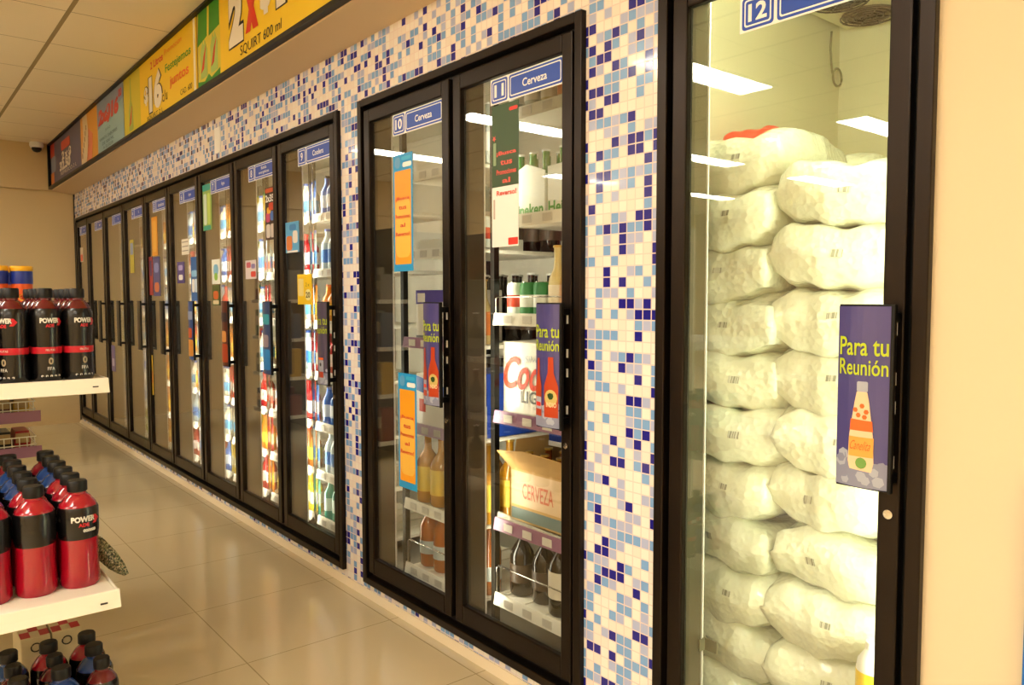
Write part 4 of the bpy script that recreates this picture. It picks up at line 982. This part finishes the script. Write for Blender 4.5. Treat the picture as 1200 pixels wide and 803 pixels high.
for i, (x, y) in enumerate(((-1.168, 2.70), (-1.230, 2.70), (-1.292, 2.70), (-1.195, 2.86), (-1.257, 2.86))):
    o = bpy.data.objects.new('snack_canister', can_b); o.location = (x, y, .998); o.rotation_euler = (0, 0, .15); o.scale = (.84, .84, .99); link(o)
    tag(o, f'orange canister with blue band behind the black bottles, {ORD[i if i < 3 else i-3]} from right, {"front" if i < 3 else "back"} row', 'canister', 'orange canisters')
    for nm, me in (('band', can_c), ('lid', can_l), ('badge', can_e), ('lettering', can_t)): link(bpy.data.objects.new(nm, me), o)
# juice cartons on the bottom shelf
for i, x in enumerate((-1.140, -1.212)):
    c = empty('juice_carton', (x, 2.42, .112), f'{"right" if i == 0 else "left"} one of the two white and red checked cartons on the bottom shelf', 'carton', 'checked cartons')
    b = MB().box(x-.034, x+.034, 2.335, 2.50, .112, .315)
    part('box', b, mat('carton_ivory', 'cbbb98', .5), c, bevel=.002)
    f = MB()
    for a in range(3):
        for q in range(4):
            if (a+q) % 2 == 0: f.box(x-.033+.022*a, x-.011+.022*a, 2.34+.04*q, 2.38+.04*q, .315, .3158, 0)
    part('printed_panel', MB().box(x-.034, x+.034, 2.3335, 2.3348, .13, .2, 0), mat('carton_check_red', 'a8202c', .45), c)
    part('printed_check', f, mat('carton_check_red', 'a8202c', .45), c)
    part('spout', MB().tube([(x+.011*math.cos(a*.3927), 2.334, .287+.011*math.sin(a*.3927)) for a in range(17)], .0016, 6), M_INK, c)
# wire rack with purple price strips behind the shelves
wr = empty('wire_rack', (-1.4, 2.9, 0), 'wire display rack with purple price strips behind the sports drinks', 'display rack')
for x in (-1.8, -1.34): part('post', MB().box(x-.012, x+.012, 2.93, 2.954, 0, .96), M_WMET, wr)
RY = 2.78
for z in (.845, .735, .92):
    s = MB().box(-1.8, -1.13, RY, RY+.18, z-.008, z-.004)
    sh = part('shelf', s, M_WMET, wr)
    part('price_strip', MB().box(-1.8, -1.122, RY-.008, RY-.004, z-.018, z+.016), M_STRIP, sh)
    g = MB()
    for zz in (z+.02, z+.045): g.tube([(-1.8, RY, zz), (-1.135, RY, zz), (-1.132, RY+.18, zz)], .002, 6)
    for q in range(16): g.tube([(-1.14-.02*q, RY, z-.004), (-1.14-.02*q, RY, z+.045)], .0015, 5)
    part('wire_fence', g, M_WMET, wr)
pc = [('a01c24', 'red'), ('1c1814', 'black'), ('c89a2c', 'yellow'), ('5a2430', 'maroon'), ('cfc4b0', 'white'), ('2c2a30', 'charcoal')]
for zi, z in enumerate((.735, .845)):
    for q in range(5):
        x = -1.165-.05*q; colr, cn_ = pc[(q+zi*2) % 6]
        o = top('snack_packet', MB().prism([(-.02, 0), (.02, 0), (.022, .03), (.018, .06), (-.018, .06), (-.022, .03)], (Vector((x, RY+.06, z-.003)), X_, Z_, Y_), 0, .10), P(colr), (x, RY+.1, z), f'small {cn_} snack packet, {ORD[q]} from the right on the {"lower" if zi == 0 else "upper"} tier of the wire rack', 'packet', 'packets on the wire rack')
        part('seal', MB().box(x-.018, x+.018, RY+.055, RY+.06, z+.02, z+.05), P('b89a6a'), o)
# brochure sticking out at the lower shelf's right end
fl = MB(); O = Vector((-1.137, 2.02, .60))
FT = [(-1.132, 2.02, .661), (-1.108, 2.0, .639), (-1.087, 1.98, .610), (-1.074, 1.96, .584), (-1.070, 1.94, .564)]
FB = [(-1.137, 2.02, .612), (-1.122, 2.0, .592), (-1.105, 1.98, .572), (-1.089, 1.96, .562), (-1.080, 1.94, .560)]
for a, b_ in zip(FT, FB):
    for k_ in (a, b_):
        for dy in (0, .0016): fl.v.append((k_[0], k_[1]+dy, k_[2]))
n = len(FT)-1
for i in range(n):
    a, b_ = i*4, i*4+4
    fl.face((a, a+2, b_+2, b_), 0, True); fl.face((a+1, b_+1, b_+3, a+3), 0, True); fl.face((a, b_, b_+1, a+1)); fl.face((a+2, a+3, b_+3, b_+2))
fl.face((0, 1, 3, 2)); e_ = n*4; fl.face((e_, e_+2, e_+3, e_+1))
m_fl = mat('flyer_print', '6a5a44', .35); nn = N(m_fl); tt = nn.new('ShaderNodeTexNoise'); tt.inputs['Scale'].default_value = 22; cr = nn.new('ShaderNodeValToRGB'); cr.color_ramp.interpolation = 'CONSTANT'
cr.color_ramp.elements[0].color = (.02, .03, .02, 1); cr.color_ramp.elements[1].position = .47; cr.color_ramp.elements[1].color = (.25, .2, .1, 1)
for p_, c_ in ((.54, (.05, .12, .04, 1)), (.6, (.6, .52, .4, 1)), (.66, (.3, .05, .04, 1))): cr.color_ramp.elements.new(p_).color = c_
nn.link(tt.outputs[0], cr.inputs[0]); nn.link(cr.outputs[0], nn.b.inputs['Base Color'])
top('flyer', fl, m_fl, tuple(O), 'curled printed flyer sticking out at the right end of the lower sports drink shelf', 'flyer')

# ================================================================== GONDOLAS SEEN IN THE GLASS
M_GBR = mat('gondola_brown', '3a2a20', .5)
def gondola(x0, x1, y0, y1, h, label, sign, colors, gname):
    g = empty('gondola', ((x0+x1)/2, (y0+y1)/2, 0), label, 'shelf unit')
    part('panel', MB().box(x0, x1-.30, (y0+y1)/2-.02, (y0+y1)/2+.02, 0, h).box(x1-.30, x1-.27, y0, y1, 0, h), M_GBR, g)
    zs = [.15, .5, .85, 1.2] if not sign else [.15, .5, .85]
    for z in zs: part('shelf', MB().box(x1-.27, x1, y0, y1, z-.03, z), M_WMET, g)
    if sign:
        s = part('sign_board', MB().box(x1-.26, x1, y0+.02, y1-.05, h-.28, h-.01), P('7a1c22'), g, 'wine red header sign')
        t = MB(); add_text(t, 'Vinos', rightframe(3.23, h-.19, x1), 0, 0, .075, .002, bold=.02, width=.22); part('lettering', t, P('d8b8b0'), s)
    rr = random.Random(int(y0*100))
    for si, z in enumerate(zs):
        n = int((y1-y0)/.14)
        for q in range(n):
            y = y0+.07+(y1-y0-.14)*q/max(1, n-1); hh = rr.uniform(.18, .27); cl, cn_ = colors[(q//2+si) % len(colors)]
            if sign: place('dark', (x1-.08, y, z), 'wine_bottle', f'dark wine bottle in the wine display, {ORD[q]} from near end, {ORD[si]} shelf up', 'bottle', 'wine bottles in the display')
            else:
                o = top('grocery_box', MB().box(x1-.15, x1-.03, y-.055, y+.055, z, z+hh), P(cl), (x1-.09, y, z), f'{cn_} grocery box on the {gname}, {ORD[q]} from near end, {ORD[si]} shelf up', 'box', f'boxes on the {gname}')
                part('printed_panel', MB().box(x1-.031, x1-.029, y-.04, y+.04, z+hh*.4, z+hh*.75), P('d8c8a8'), o)
cl = [('7a2c24', 'red'), ('c8a03c', 'yellow'), ('2c4a6a', 'blue'), ('8a8478', 'grey'), ('3c6a3a', 'green')]
gondola(-2.3, -1.27, 2.99, 3.90, 1.60, 'brown wine display with red header sign, reflected in the beer door', True, cl, 'wine display')
gondola(-3.2, -1.3, 4.95, 5.85, 1.75, 'brown grocery gondola in the middle of the shop floor', False, cl, 'middle gondola')
gondola(-3.2, -1.3, 6.6, 7.4, 1.75, 'brown grocery gondola nearest the far wall', False, cl, 'far gondola')
